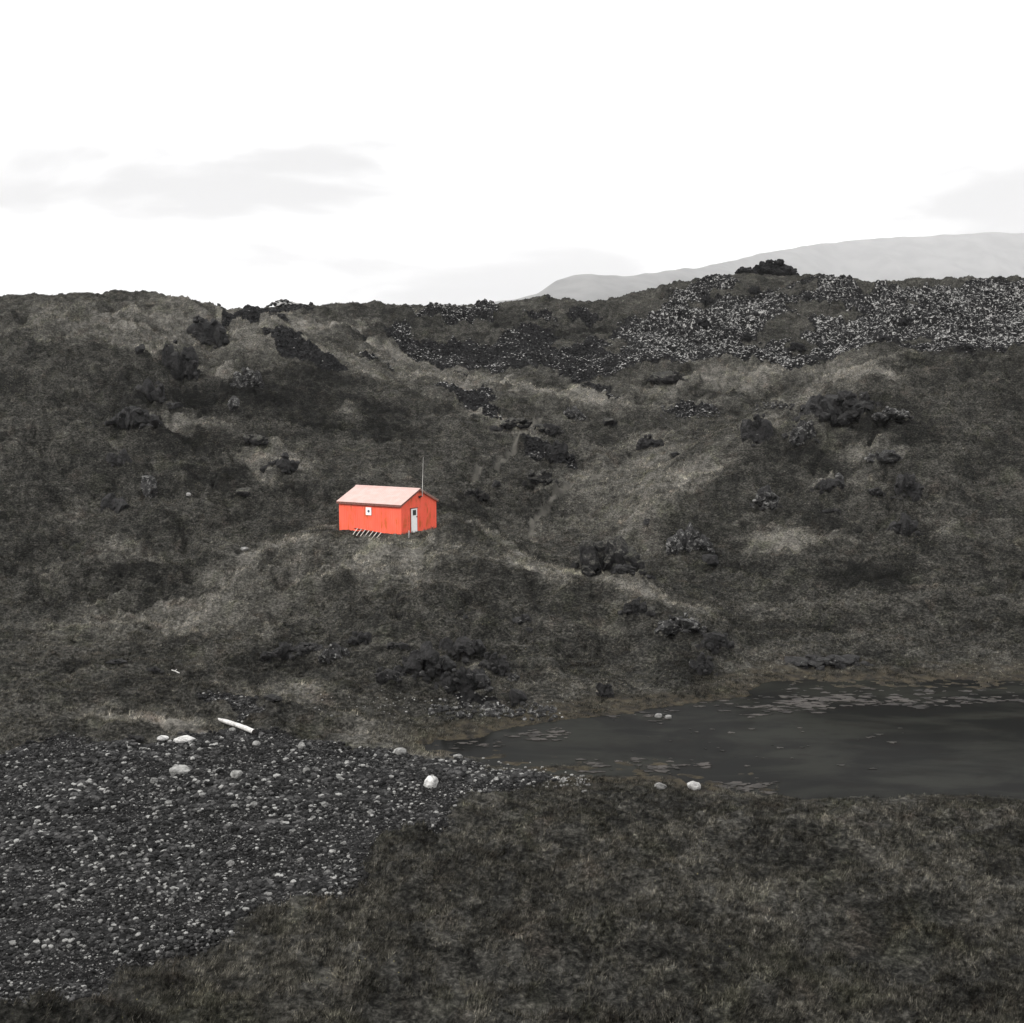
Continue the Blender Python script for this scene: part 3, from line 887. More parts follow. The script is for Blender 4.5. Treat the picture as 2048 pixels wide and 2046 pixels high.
def rock_shape(sub, seed, cuts=12, crag=0.16, fine=0.05, cut_lo=0.62, cut_hi=0.92):
    v, f = ICO[sub]
    v = v.copy()
    r = np.random.default_rng(seed)
    for _ in range(cuts):
        n = r.normal(size=3); n /= np.linalg.norm(n)
        c = r.uniform(cut_lo, cut_hi)
        d = v @ n - c
        v -= np.outer(np.maximum(d, 0), n)
    L = np.linalg.norm(v, axis=1)[:, None]
    u = v / L
    k = (1 + crag * n3(u * 1.7, seed % 97) + crag * 0.6 * (0.35 - np.abs(n3(u * 3.4, seed % 89 + 3))) + fine * n3(u * 8, seed % 83) + fine * 0.6 * n3(u * 17, seed % 71))
    return v * k[:, None], f


def lump_group(sizes, seed, sub=4, **kw):
    """one craggy outcrop grown from several overlapping lumps; sizes = list of (cx,cy,cz,rx,ry,rz)"""
    VV, FF, n = [], [], 0
    for k, (cx, cy_, cz, rx, ry, rz) in enumerate(sizes):
        v, f = rock_shape(sub, seed * 31 + k * 7 + 1, **kw)
        a = random.Random(seed * 13 + k).uniform(0, 6.28)
        ca, sa = math.cos(a), math.sin(a)
        w = np.stack([v[:, 0] * ca - v[:, 1] * sa, v[:, 0] * sa + v[:, 1] * ca, v[:, 2]], 1)
        VV.append(w * (rx, ry, rz) + (cx, cy_, cz)); FF.append(f + n); n += len(v)
    return np.concatenate(VV), np.concatenate(FF)


M_DARK = make_rock_mat('dark_basalt', 0.5, moss=0.12, base=(0.0115, 0.0112, 0.0112))
M_LICHEN = make_rock_mat('lichen_streaked_basalt', 0.95, moss=0.08, base=(0.0150, 0.0147, 0.0146))
M_MOSS = make_rock_mat('moss_topped_basalt', 0.4, moss=0.8, base=(0.0085, 0.0082, 0.0082))
M_SUMMIT = make_rock_mat('black_lava', 0.1, base=(0.0038, 0.0038, 0.004))
M_PALE = make_rock_mat('pale_stone', 0.5, base=(0.15, 0.148, 0.142))
M_WHITE = make_rock_mat('white_stone', 0.0, base=(0.33, 0.325, 0.315))
M_GREY = make_rock_mat('grey_stone', 0.3, base=(0.085, 0.084, 0.082))
M_GRAVEL = make_rock_mat('gravel_stone', 0.1, base=(0.0085, 0.0084, 0.0084), shade=1.0)
M_SCREE = make_rock_mat('frosted_scree_rock', 0.15, frost=1.0, base=(0.0062, 0.0062, 0.0064))

# label, column, row, width px, height px, kind, lumps, name
ROCKS = [
    ('tall black outcrop high on the left slope, beside the pale ridge grass', 412, 668, 62, 56, 'D', 4, 'rock_outcrop'),
    ('black outcrop with a pale crown, second one down the left slope', 354, 728, 62, 76, 'D', 5, 'rock_outcrop'),
    ('dark lumpy outcrop below and left of the pale crowned one on the left slope', 297, 786, 58, 44, 'D', 3, 'rock_outcrop'),
    ('wide black outcrop, lowest in the chain of four crags on the left slope', 268, 838, 72, 40, 'D', 4, 'rock_outcrop'),
    ('round boulder with a white streaked face in the middle of the left slope', 464, 808, 28, 34, 'L', 1, 'boulder'),
    ('speckled grey crag just above the white streaked round boulder', 494, 762, 46, 36, 'L', 3, 'rock_outcrop'),
    ('small low dark rock left of the white streaked round boulder', 345, 819, 32, 15, 'D', 2, 'rock'),
    ('broad dark hollow topped rock alone on the slope up and left of the hut', 565, 930, 56, 32, 'D', 3, 'rock_outcrop'),
    ('dark boulder with a pale patch on its face, low on the left slope', 300, 971, 44, 44, 'L', 1, 'boulder'),
    ('black crag farthest left halfway down the left slope', 235, 921, 38, 40, 'D', 2, 'rock_outcrop'),
    ('dark grey crag at the far left foot of the slope, under the pale patched boulder', 228, 1006, 44, 46, 'D', 2, 'rock_outcrop'),
    ('small dark rock in a turf scoop high on the left slope', 278, 698, 26, 18, 'D', 1, 'rock'),
    ('turfed dark knob above the broad dark rock left of the hut', 508, 888, 40, 18, 'M', 2, 'rock_outcrop'),
    ('low dark rock on flat turf between the hut and the left slope boulders', 490, 988, 36, 14, 'M', 1, 'rock'),
    ('single white stone on the flat turf left of the hut', 377, 991, 9, 6, 'P', 1, 'stone'),
    ('white stone at the near edge of the turf bank left of the hut', 489, 1101, 13, 7, 'P', 1, 'stone'),
    ('rubbly grey and white rock heap on the left skyline dip', 570, 607, 60, 15, 'S', 6, 'rock_outcrop'),
    ('lone dark block on the skyline left of the grey rock heap', 438, 610, 9, 6, 'D', 1, 'rock'),
    ('dark block on the skyline right of the grey rock heap', 622, 607, 12, 11, 'D', 1, 'rock'),
    ('lone dark block on the skyline just left of the far mountain', 1096, 592, 13, 10, 'D', 1, 'rock'),
    ('big black lava pile on the summit of the right hill', 1550, 536, 92, 30, 'B', 9, 'rock_outcrop'),
    ('smaller black lava pile on the shoulder left of the summit pile', 1492, 537, 36, 13, 'B', 4, 'rock_outcrop'),
    ('black rock standing in pale scree left of the summit', 1416, 603, 24, 18, 'B', 2, 'rock'),
    ('black rock in the scree directly under the summit pile', 1511, 580, 20, 15, 'B', 2, 'rock'),
    ('dark crag in the middle of the right hill scree, left part', 1405, 647, 32, 22, 'B', 3, 'rock_outcrop'),
    ('black rock on the lower tip of the grass tongue in the scree', 1495, 677, 17, 14, 'B', 1, 'rock'),
    ('low black ledge below the grass tongue in the right hill scree', 1594, 694, 38, 14, 'B', 3, 'rock_outcrop'),
    ('black rock far right in the hill scree, upper of two', 1815, 641, 28, 16, 'B', 2, 'rock'),
    ('black ledge far right in the hill scree, under the upper rock', 1778, 677, 40, 12, 'B', 2, 'rock_outcrop'),
    ('small black rock at the top edge of the grass patch in the scree', 1616, 593, 11, 8, 'B', 1, 'rock'),
    ('dark turfed knob left of the bend in the upper footpath', 1033, 847, 40, 20, 'M', 2, 'rock_outcrop'),
    ('dark turfed knob right of the bend in the upper footpath', 1092, 860, 46, 24, 'M', 2, 'rock_outcrop'),
    ('black rock at the foot of the small scree tongue above the footpath', 997, 858, 30, 16, 'D', 2, 'rock'),
    ('white speckled rock at the left end of the valley rubble patch', 1070, 909, 28, 22, 'L', 2, 'rock'),
    ('dark rock in the middle of the valley rubble patch', 1112, 906, 44, 32, 'D', 3, 'rock_outcrop'),
    ('black mossy hump in the valley right of the hut mast', 1080, 957, 44, 28, 'M', 2, 'rock_outcrop'),
    ('small grey rock in the valley between hut and mossy hump', 993, 970, 24, 15, 'D', 1, 'rock'),
    ('dark rock with turf behind it just right of the hut roof', 952, 990, 36, 20, 'M', 2, 'rock_outcrop'),
    ('grey speckled crag on the upper valley slope right of the footpath', 1148, 830, 36, 26, 'L', 3, 'rock_outcrop'),
    ('turfed knob right of the grey speckled crag in the upper valley', 1217, 845, 32, 15, 'M', 1, 'rock'),
    ('dark crumbly rock in the middle of the valley, below the rubble strip', 1300, 890, 38, 24, 'D', 3, 'rock_outcrop'),
    ('small round dark rock right of the dark crumbly valley rock', 1352, 907, 18, 13, 'D', 1, 'rock'),
    ('dark rock at the foot of the right spur beside the valley floor', 1295, 1045, 20, 16, 'D', 1, 'rock'),
    ('long dark turf hump behind the right spur in the upper valley', 1335, 757, 60, 22, 'M', 3, 'rock_outcrop'),
    ('great dark overhanging crag high on the right spur', 1690, 822, 140, 58, 'D', 9, 'rock_outcrop'),
    ('low broken rock band trailing right from the great crag', 1785, 840, 56, 20, 'L', 4, 'rock_outcrop'),
    ('angular black block jutting from the spur crest left of the great crag', 1518, 865, 56, 60, 'D', 3, 'rock_outcrop'),
    ('pale faced broken rock between the black block and the great crag', 1606, 868, 42, 46, 'L', 4, 'rock_outcrop'),
    ('little pale rock touching the right of the black block', 1570, 872, 18, 16, 'L', 1, 'rock'),
    ('dark rock with one pale knob in the middle of the right spur', 1664, 972, 52, 32, 'D', 3, 'rock_outcrop'),
    ('pale round rock leaning on the dark rock in mid spur', 1680, 957, 18, 18, 'L', 1, 'rock'),
    ('ragged pale rock shelf on the far right of the spur', 1770, 935, 50, 20, 'L', 3, 'rock_outcrop'),
    ('dark hollow sided rock under the ragged pale shelf', 1755, 987, 32, 18, 'D', 2, 'rock'),
    ('tall dark crag farthest right on the spur', 1818, 978, 48, 56, 'D', 4, 'rock_outcrop'),
    ('striped pale rock with tilted layers on the right spur', 1534, 1001, 42, 36, 'L', 3, 'rock_outcrop'),
    ('small dark rock pair below the dark rock in mid spur', 1666, 1020, 32, 13, 'D', 2, 'rock'),
    ('dark rubbly crag below the tall crag farthest right on the spur', 1808, 1055, 46, 34, 'D', 3, 'rock_outcrop'),
    ('white splashed rock cluster on the spur foot right of the big cone', 1380, 1084, 66, 46, 'L', 5, 'rock_outcrop'),
    ('dark boxy rock just under the white splashed cluster', 1422, 1121, 38, 28, 'D', 1, 'boulder'),
    ('big dark cone shaped rock with grassy top in the valley mouth', 1218, 1116, 100, 64, 'M', 5, 'rock_outcrop'),
    ('small dark lobe at the right foot of the big cone rock', 1250, 1140, 44, 20, 'D', 2, 'rock'),
    ('dark pair of knobs on turf below right of the big cone rock', 1297, 1154, 24, 10, 'D', 2, 'rock'),
    ('dark rough rock on the right end of the hut knoll crest', 1270, 1222, 46, 32, 'D', 3, 'rock_outcrop'),
    ('round mossy rock beside the dark rough one on the knoll crest', 1302, 1226, 22, 22, 'M', 1, 'rock'),
    ('grey crumbling outcrop at the right end of the hut knoll', 1360, 1252, 74, 38, 'L', 5, 'rock_outcrop'),
    ('black rock step below the grey crumbling outcrop', 1432, 1284, 54, 36, 'D', 3, 'rock_outcrop'),
    ('black overhung crag above the far shore of the lake', 1404, 1334, 44, 46, 'D', 3, 'rock_outcrop'),
    ('low dark rock row along the far shore at right', 1655, 1328, 126, 15, 'D', 7, 'rock_outcrop'),
    ('black left block of the crag group on the knoll front', 853, 1332, 88, 56, 'D', 5, 'rock_outcrop'),
    ('black lower right block of the crag group on the knoll front', 926, 1363, 80, 46, 'D', 4, 'rock_outcrop'),
    ('dark upper ledge of the crag group on the knoll front', 926, 1305, 76, 36, 'D', 4, 'rock_outcrop'),
    ('dark right hand block of the crag group on the knoll front', 990, 1331, 50, 44, 'D', 3, 'rock_outcrop'),
    ('pale pitted rock at the right end of the knoll front crags', 1027, 1352, 24, 28, 'L', 2, 'rock'),
    ('round black boulder with white rim near the lake inlet', 1033, 1393, 44, 40, 'R', 1, 'boulder'),
    ('dark two lobed rock left of the knoll front crags', 770, 1355, 44, 36, 'D', 2, 'rock_outcrop'),
    ('dark rock on the bank between knoll crags and far shore', 1212, 1378, 32, 40, 'D', 2, 'rock'),
    ('small dark rock above the right part of the knoll front crags', 1045, 1239, 32, 20, 'D', 2, 'rock'),
    ('tiny dark rock just below right of the small knoll rock', 1060, 1261, 18, 14, 'D', 1, 'rock'),
    ('tiny dark rock in the middle of the knoll turf', 930, 1236, 16, 11, 'D', 1, 'rock'),
    ('black left half of the long ledge on the left knoll front', 560, 1313, 60, 32, 'D', 4, 'rock_outcrop'),
    ('low middle of the long ledge on the left knoll front', 616, 1302, 56, 22, 'D', 3, 'rock_outcrop'),
    ('pale tipped right end of the long ledge on the left knoll front', 667, 1308, 42, 40, 'L', 3, 'rock_outcrop'),
    ('dark rock up and right of the long ledge on the left knoll front', 720, 1278, 42, 28, 'D', 3, 'rock_outcrop'),
    ('low dark rock between the ledge and the knoll front crags', 796, 1290, 38, 20, 'D', 2, 'rock'),
    ('flat dark slab at the grassy edge of the small gravel patch', 545, 1398, 42, 13, 'D', 1, 'rock'),
    ('scatter of dark rock in grass at lower left', 305, 1345, 36, 13, 'D', 3, 'rock'),
    ('low dark rock farthest left on turf above the gravel bank', 232, 1324, 40, 9, 'D', 2, 'rock'),
    ('dark rock at the left end of the gravel bank edge', 268, 1476, 34, 17, 'D', 2, 'rock'),
    ('dark rock in front of the white log on the gravel', 430, 1470, 34, 19, 'D', 2, 'rock'),
    ('small white stone left of the white slab at the gravel edge', 325, 1479, 20, 8, 'W', 1, 'stone'),
    ('flat white slab of stone on the edge of the gravel bank', 368, 1481, 38, 11, 'W', 1, 'stone'),
    ('long pale grey stone in the left part of the gravel', 358, 1543, 38, 17, 'P', 1, 'stone'),
    ('pointed pale stone right of the long grey stone in the gravel', 473, 1552, 23, 18, 'P', 1, 'stone'),
    ('rounded white boulder at the right end of the gravel bank', 862, 1568, 29, 23, 'W', 1, 'stone'),
    ('pale stone on the crest of the gravel bank near the inlet', 800, 1505, 24, 13, 'P', 1, 'stone'),
    ('pale flat stone at the water edge of the gravel bank', 916, 1514, 18, 8, 'P', 1, 'stone'),
    ('pale round stone in the upper middle of the gravel', 602, 1494, 15, 14, 'P', 1, 'stone'),
    ('small pale stone just under the right end of the log', 512, 1488, 15, 9, 'P', 1, 'stone'),
    ('pointed white stone on the near bank beside the water', 1388, 1574, 26, 15, 'W', 1, 'stone'),
    ('grey white low stone on the near bank left of the pointed one', 1320, 1574, 24, 10, 'P', 1, 'stone'),
    ('left stone of the two standing in shallow water off the far shore', 1317, 1432, 15, 8, 'P', 1, 'stone'),
    ('right stone of the two standing in shallow water off the far shore', 1337, 1434, 13, 7, 'P', 1, 'stone'),
]
KM = {'D': M_DARK, 'L': M_LICHEN, 'M': M_MOSS, 'B': M_SUMMIT, 'W': M_WHITE, 'P': M_PALE, 'S': M_SCREE, 'R': M_DARK}
for k, (lab, u, v, w, h, kind, n, name) in enumerate(ROCKS):
    flat_ = kind in 'WP'
    p = hit(u, v + (0.34 if flat_ else 0.42) * h)
    if u in (1317, 1337):
        sx, sz = ray(u, v + 2); p = np.array([sx * WATER_Z / sz, WATER_Z / sz, WATER_Z - 0.02])
    s = p[1] / F * (1.34 if (name == 'rock_outcrop' and kind in 'DLM') else 1.1)
    wm, hm = w * s, h * s
    p = p + np.array([0, 0.12 * wm, 0])
    p[2] = max(p[2], float(ground(p[0], p[1])) - 0.15 * hm)
    rr = random.Random(k * 5 + 3)
    if kind == 'B' and w > 30:
        sizes = []
        for i in range(int(w * 0.5)):
            a = rr.uniform(-1, 1); hh = (1 - abs(a) ** 3.0) * hm
            q = wm * rr.uniform(0.05, 0.095) * (1.5 if w < 50 else 1)
            sizes.append((a * wm * 0.46, rr.uniform(-0.12, 0.12) * wm, rr.uniform(0.0, 1.0) * max(0.0, hh - q * 0.8), q, q, q * rr.uniform(0.7, 1.05)))
        sizes.append((0, 0, 0.1 * hm, wm * 0.40, wm * 0.16, hm * 0.62))
    elif n == 1:
        dep = 0.42 * wm
        sizes = [(0, 0, 0.30 * hm, wm * 0.53, dep, hm * 0.62)]
    else:
        sizes = []
        for i in range(n):
            t = (i + 0.5) / n - 0.5
            taper = 1.0 - 0.5 * abs(t) * 2 * rr.uniform(0.3, 1.0)
            sizes.append((t * wm * 0.72 + rr.uniform(-.05, .05) * wm, rr.uniform(-0.10, 0.16) * wm * 0.6, hm * (0.30 * taper + rr.uniform(-0.06, 0.06)),
                          wm * (0.60 / n + 0.12) * rr.uniform(0.85, 1.25) * 0.9, wm * 0.24 * rr.uniform(0.8, 1.2), hm * 0.62 * taper * rr.uniform(0.85, 1.05)))
        for i in range(n * 6):                                  # broken blocks at the foot, on the face and along the top
            q = rr.uniform(0.10, 0.24) * (3.2 / (n + 1.2)) ** 0.5
            a = rr.uniform(-0.52, 0.52)
            top = 1 - (abs(a) * 1.8) ** 2.5
            sizes.append((a * wm, -rr.uniform(-0.05, 0.24) * wm, rr.uniform(-0.1, 0.75) * hm * top, wm * q * 0.62, wm * q * 0.5, min(max(hm * 0.22, wm * q * 0.4), wm * q * 0.66) * rr.uniform(0.7, 1.2)))
    if kind in 'WP':
        vv, ff = lump_group(sizes, k + 5, 4, cuts=7, crag=0.10, fine=0.02, cut_lo=0.72, cut_hi=0.95)
    elif kind == 'B':
        vv, ff = lump_group(sizes, k + 5, 3 if w > 30 else 4, cuts=9, crag=0.34, fine=0.14)
    elif kind in 'M':
        vv, ff = lump_group(sizes, k + 5, 3, cuts=12, crag=0.22, fine=0.06, cut_lo=0.5, cut_hi=0.85)
    else:
        vv, ff = lump_group(sizes, k + 5, 3, cuts=20, crag=0.16, fine=0.05, cut_lo=0.45, cut_hi=0.82)
    o = mesh_np(name, vv, ff, KM[kind], kind in 'WPR')
    o.location = p
    if kind not in 'WP' and hm > 0.8 and w > 30:
        o.rotation_euler = (0, 0, 0)
    tag(o, lab, 'stone' if name == 'stone' else ('boulder' if name == 'boulder' else 'rock'))

# ---- repeated stones: a few shapes, copied -------------------------------------------------------
def stone_protos(name, mat, count, sub, flat, seed0, smooth=False, **kw):
    out = []
    for i in range(count):
        v, f = rock_shape(sub, seed0 + i * 11, **kw)
        v = v * (1.0, random.uniform(0.7, 0.95), flat * random.uniform(0.8, 1.2))
        me_o = mesh_np(name, v, f, mat, smooth)
        out.append(me_o)
    return out


def scatter_things(name, protos, spots, label, cat, group):
    """spots: (x, y, z, size); every spot one object sharing a mesh"""
    first = [True] * len(protos)
    for i, (x, y, z, s) in enumerate(spots):
        j = i % len(protos)
        o = protos[j] if first[j] else protos[j].copy()
        if not first[j]:
            COL.objects.link(o)
        first[j] = False
        o.location = (x, y, z)
        o.scale = (s, s, s)
        o.rotation_euler = (random.uniform(-.25, .25), random.uniform(-.25, .25), random.uniform(0, 6.28))
        tag(o, label, cat, group)


def stuff_stones(name, spots, mat, seed, sub=1, flat=0.7, variants=24, smooth=False, kw=None, cap=None):
    """many small stones in one mesh: ground cover that nobody could count"""
    kw = kw or {}
    pv = [rock_shape(sub, seed + 13 * i, **kw) for i in range(variants)]
    f0 = pv[0][1]; nv = len(pv[0][0])
    VV = np.stack([p[0] * (1, .85, flat) for p in pv])
    spots = np.asarray(spots)
    r = np.random.default_rng(seed)
    n = len(spots)
    a = r.uniform(0, 6.28, n); idx = r.integers(0, variants, n)
    v = VV[idx] * spots[:, 3][:, None, None]
    c, s = np.cos(a)[:, None], np.sin(a)[:, None]
    v = np.stack([v[..., 0] * c - v[..., 1] * s, v[..., 0] * s + v[..., 1] * c, v[..., 2]], -1) + spots[:, None, :3]
    f = (f0[None] + (np.arange(n) * nv)[:, None, None]).reshape(-1, 3)
    at = {'cap': np.repeat(cap, nv)} if cap is not None else {}
    at['shade'] = np.repeat(r.random(n) ** 2.6, nv)
    return mesh_np(name, v.reshape(-1, 3), f, mat, smooth, at)


def rand_ground(n, Ya, Yb, ua, ub, power=1.0):
    """random ground points; density falls with distance"""
    u = RNG.uniform(ua, ub, n)
    t = RNG.uniform(0, 1, n)
    if power == 1.0:
        Y = Ya * (Yb / Ya) ** t
    else:
        Y = Ya + (Yb - Ya) * t
    X = (u - CU) / F * Y
    return X, Y


# scree
X, Y = rand_ground(330000, 118, 222, 380, 2120, 0)
sc_ = sample(scree, X, Y)
keep = (sc_ > RNG.uniform(0.3, 0.95, len(X))) & (RNG.uniform(0, 1, len(X)) < 0.75) & (n2(X / 3.2, Y / 2.6, 41) > RNG.uniform(-0.9, 0.25, len(X)))
X, Y = X[keep], Y[keep]
Z = ground(X, Y)
size = 0.055 + 0.23 * RNG.random(len(X)) ** 2.6 + 0.42 * RNG.random(len(X)) * (RNG.random(len(X)) < 0.012)
uu = CU + F * X / Y
capv = -0.42 + 0.30 * sstep(1130, 1330, uu) + 0.60 * n2(X / 8, Y / 7, 40) + 0.50 * n2(X / 2.4, Y / 1.6, 42)
capv = np.where((uu > 790) & (uu < 1020) & (Y > 184), 0.22, capv)
capv = np.where(uu < 720, -0.75, capv)
capv = np.where(Y < 158, np.minimum(capv, -0.36), capv) - 0.10
order = np.argsort(-size)
spots = np.stack([X, Y, Z + size * 0.1, size], 1)[order]; capv = capv[order]
vis = (uu[order] > 1180) & (uu[order] < 1840) & (Y[order] > 165)
big = np.where(vis)[0][:300]
rest = np.setdiff1d(np.arange(len(spots)), big)
o = stuff_stones('scree', spots[rest], M_SCREE, 300, 1, 0.75, cap=capv[rest], kw=dict(cuts=7, crag=0.25, fine=0.0))
pass
tag(o, 'dark lava scree with white frosted tops covering the far slopes', 'scree', kind='stuff')
scatter_things('scree_block', stone_protos('scree_block', M_SCREE, 10, 3, 0.75, 900, cuts=11, crag=0.25, fine=0.10), spots[big],
               'dark lava block with pale frosted top lying in the right hill scree', 'rock', 'lava blocks in the right hill scree')

# gravel
X, Y = rand_ground(300000, 25, 66, -120, 1350)
gr = sample(gravel, X, Y)
keep = (gr > RNG.uniform(0.35, 0.75, len(X)))
X, Y = X[keep], Y[keep]
Z = ground(X, Y)
keep = Z > WATER_Z - 0.03
X, Y, Z = X[keep], Y[keep], Z[keep]
size = (0.032 + 0.13 * RNG.random(len(X)) ** 4.2) * (0.50 + 0.45 * sstep(26, 48, Y)) * np.clip(1.0 + 0.8 * n2(X / 3.0, Y / 2.0, 170), 0.5, 1.6)
la_, lb_ = hit(440, 1452), hit(508, 1470)
keep = (np.arange(len(X)) < 90000) & (seg_dist(X, Y, la_[0], la_[1], lb_[0], lb_[1]) > 0.28)
X, Y, Z, size = X[keep], Y[keep], Z[keep], size[keep]
bright = RNG.random(len(X)) < 0.09
sp = np.stack([X, Y, Z + size * 0.25, size], 1)
o = stuff_stones('gravel', sp[~bright], M_GRAVEL, 500, 1, 0.65, kw=dict(cuts=5, crag=0.15, fine=0.0))
tag(o, 'dark grey gravel heaped on the near bank', 'gravel', kind='stuff')
o = stuff_stones('pale_pebbles', sp[bright], M_PALE, 600, 1, 0.6, kw=dict(cuts=4, crag=0.12, fine=0.0))
tag(o, 'pale pebbles strewn through the dark gravel', 'pebbles', kind='stuff')
# single larger stones
X, Y = rand_ground(2600, 27, 54, 60, 1000)
ok = (sample(gravel, X, Y) > 0.8) & (ground(X, Y) > WATER_Z + 0.05)
X, Y = X[ok][:300], Y[ok][:300]
size = (0.09 + 0.13 * RNG.random(len(X)) ** 2.2) * (0.55 + 0.45 * sstep(28, 46, Y))
Z = ground(X, Y) + size * 0.2
sp = np.stack([X, Y, Z, size], 1)
k3 = len(sp) // 3
scatter_things('gravel_stone', stone_protos('gravel_stone', M_GRAVEL, 6, 3, 0.7, 1500, cuts=8, crag=0.15, fine=0.03), sp[:k3 * 2],
               'fist sized dark stone among the gravel of the near bank', 'stone', 'dark stones on the gravel bank')
scatter_things('pale_stone', stone_protos('pale_stone', M_PALE, 6, 3, 0.6, 1700, True, cuts=6, crag=0.12, fine=0.02), sp[k3 * 2:],
               'fist sized pale stone among the dark gravel of the near bank', 'stone', 'pale stones on the gravel bank')
# pale pebble line at the tip of the gravel and shore rubble
ps = []
for _ in range(330):
    u = random.uniform(960, 1180); v = 1543 + (u - 990) * 0.115 + random.gauss(0, 9)
    if random.random() < 0.3:
        u = random.uniform(750, 1150); v = 1408 + random.gauss(0, 14)
    if random.random() < 0.14:
        u = random.uniform(620, 980); v = 1412 + random.gauss(0, 12)
    p = hit(u, v)
    if p[2] > WATER_Z - 0.02:
        s = 0.03 + 0.07 * random.random() ** 2
        ps.append((p[0], p[1], p[2] + s * 0.2, s))
o = stuff_stones('shore_pebbles', ps, M_PALE, 800, 2, 0.6, kw=dict(cuts=4, crag=0.12, fine=0.0))
tag(o, 'pale pebbles lining the tip of the gravel bank and the shore', 'pebbles', kind='stuff')
ps = []
for _ in range(420):
    u = random.uniform(860, 1110); v = 1424 + random.gauss(0, 7)
    if random.random() < 0.4:
        u = random.uniform(1320, 1440); v = 826 + random.gauss(0, 7)
    if random.random() < 0.2:
        u = random.uniform(1510, 1590); v = 812 + random.gauss(0, 4)
    p = hit(u, v)
    s = random.uniform(0.06, 0.22)
    ps.append((p[0], p[1], p[2] + s * 0.1, s))
o = stuff_stones('rubble', ps, M_LICHEN, 850, 2, 0.7, kw=dict(cuts=7, crag=0.2, fine=0.05))
tag(o, 'dark rubble lying in the turf by the inlet and in the upper valley', 'rubble', kind='stuff')


# ------------------------------------------------------------------ grass
def grass():
    N = 330000
    u = RNG.uniform(-110, 2160, N)
    Y = 25.5 * (215 / 25.5) ** (RNG.random(N) ** 0.95)
    X = (u - CU) / F * Y
    s_ = np.maximum(sample(scree, X, Y), sample(gravel, X, Y)) + sample(path, X, Y) * 1.2
    z = ground(X, Y)
    hxx = (X - HUT_C[0]) * EX[0] + (Y - HUT_C[1]) * EX[1]; hyy = (X - HUT_C[0]) * EY[0] + (Y - HUT_C[1]) * EY[1]
    inhut = ((hxx > -0.1) & (hxx < HUT_L + 0.1) & (hyy > -0.1) & (hyy < HUT_W + 0.1)) | ((hxx > 1.2) & (hxx < 5.4) & (hyy > -1.05) & (hyy < 0)) | ((hxx > -0.6) & (hxx < 0) & (hyy > 1.0) & (hyy < 2.4))
    clump = n2(X / 1.1, Y / 1.0, 70) + 0.6 * n2(X / 3.5, Y / 3.0, 71)
    keep = (s_ < RNG.uniform(0.05, 0.55, N)) & (z > WATER_Z + RNG.uniform(0.0, 0.10, N)) & ~inhut & (clump > RNG.uniform(-0.75, 0.45, N))
    X, Y, z = X[keep], Y[keep], z[keep]
    n = len(X)
    pl, dk = sample(pale, X, Y), sample(dark, X, Y)
    nb_ = 7
    base = np.repeat(np.stack([X, Y, z], 1), nb_, 0)
    m = n * nb_
    sc1_ = np.clip(Y / 62.0, 0.72, 2.4)
    near = np.repeat(sc1_, nb_)
    crad = np.repeat(RNG.uniform(0.05, 0.13, n) * sc1_, nb_)
    base[:, 0] += RNG.normal(0, 1, m) * crad; base[:, 1] += RNG.normal(0, 1, m) * crad * 0.8
    base[:, 2] = ground(base[:, 0], base[:, 1]) - 0.02
    csize = np.repeat(0.7 + 0.75 * RNG.random(n) ** 2, nb_)
    h = (0.09 + 0.13 * RNG.random(m)) * (0.8 + 0.45 * np.repeat(pl, nb_)) * (0.75 + 0.30 * near) * csize * (1 + 0.5 * np.repeat(1 - sstep(34, 50, Y), nb_))
    w = (0.011 + 0.014 * RNG.random(m)) * near * 1.3
    a = RNG.uniform(0, 6.28, m)
    lean_a = np.repeat(0.4 + RNG.normal(0, 0.9, n), nb_) + RNG.normal(0, 0.8, m)
    lean = h * RNG.uniform(0.2, 1.1, m)
    dx, dy = np.cos(a) * w, np.sin(a) * w * 0.4
    p0 = base + np.stack([-dx, -dy, 0 * w], 1); p1 = base + np.stack([dx, dy, 0 * w], 1)
    p2 = base + np.stack([np.cos(lean_a) * lean, np.sin(lean_a) * lean, h], 1)
    V = np.stack([p0, p1, p2], 1).reshape(-1, 3)
    Fc = np.arange(m * 3).reshape(-1, 3)
    tint = np.repeat(np.clip(0.72 * np.repeat(RNG.random(n) ** 1.9, nb_) + 0.28 * RNG.random(m), 0, 1), 3)
    o = mesh_np('grass', V, Fc, make_blade_mat(), False,
                {'pale': np.repeat(np.repeat(pl, nb_), 3), 'dark': np.repeat(np.repeat(dk, nb_), 3), 'tint': tint})
    e_ = 0.22
    gx = (ground(base[:, 0] + e_, base[:, 1]) - ground(base[:, 0] - e_, base[:, 1])) / (2 * e_)
    gy = (ground(base[:, 0], base[:, 1] + e_) - ground(base[:, 0], base[:, 1] - e_)) / (2 * e_)
    nn = np.stack([-gx, -gy, np.ones(m)], 1); nn /= np.linalg.norm(nn, axis=1)[:, None]
    a_ = o.data.attributes.new('lie', 'FLOAT_VECTOR', 'POINT')
    a_.data.foreach_set('vector', np.repeat(nn, 3, 0).astype(np.float32).ravel())
    tag(o, 'short brown and grey green grass covering the hillsides', 'grass', kind='stuff')


grass()


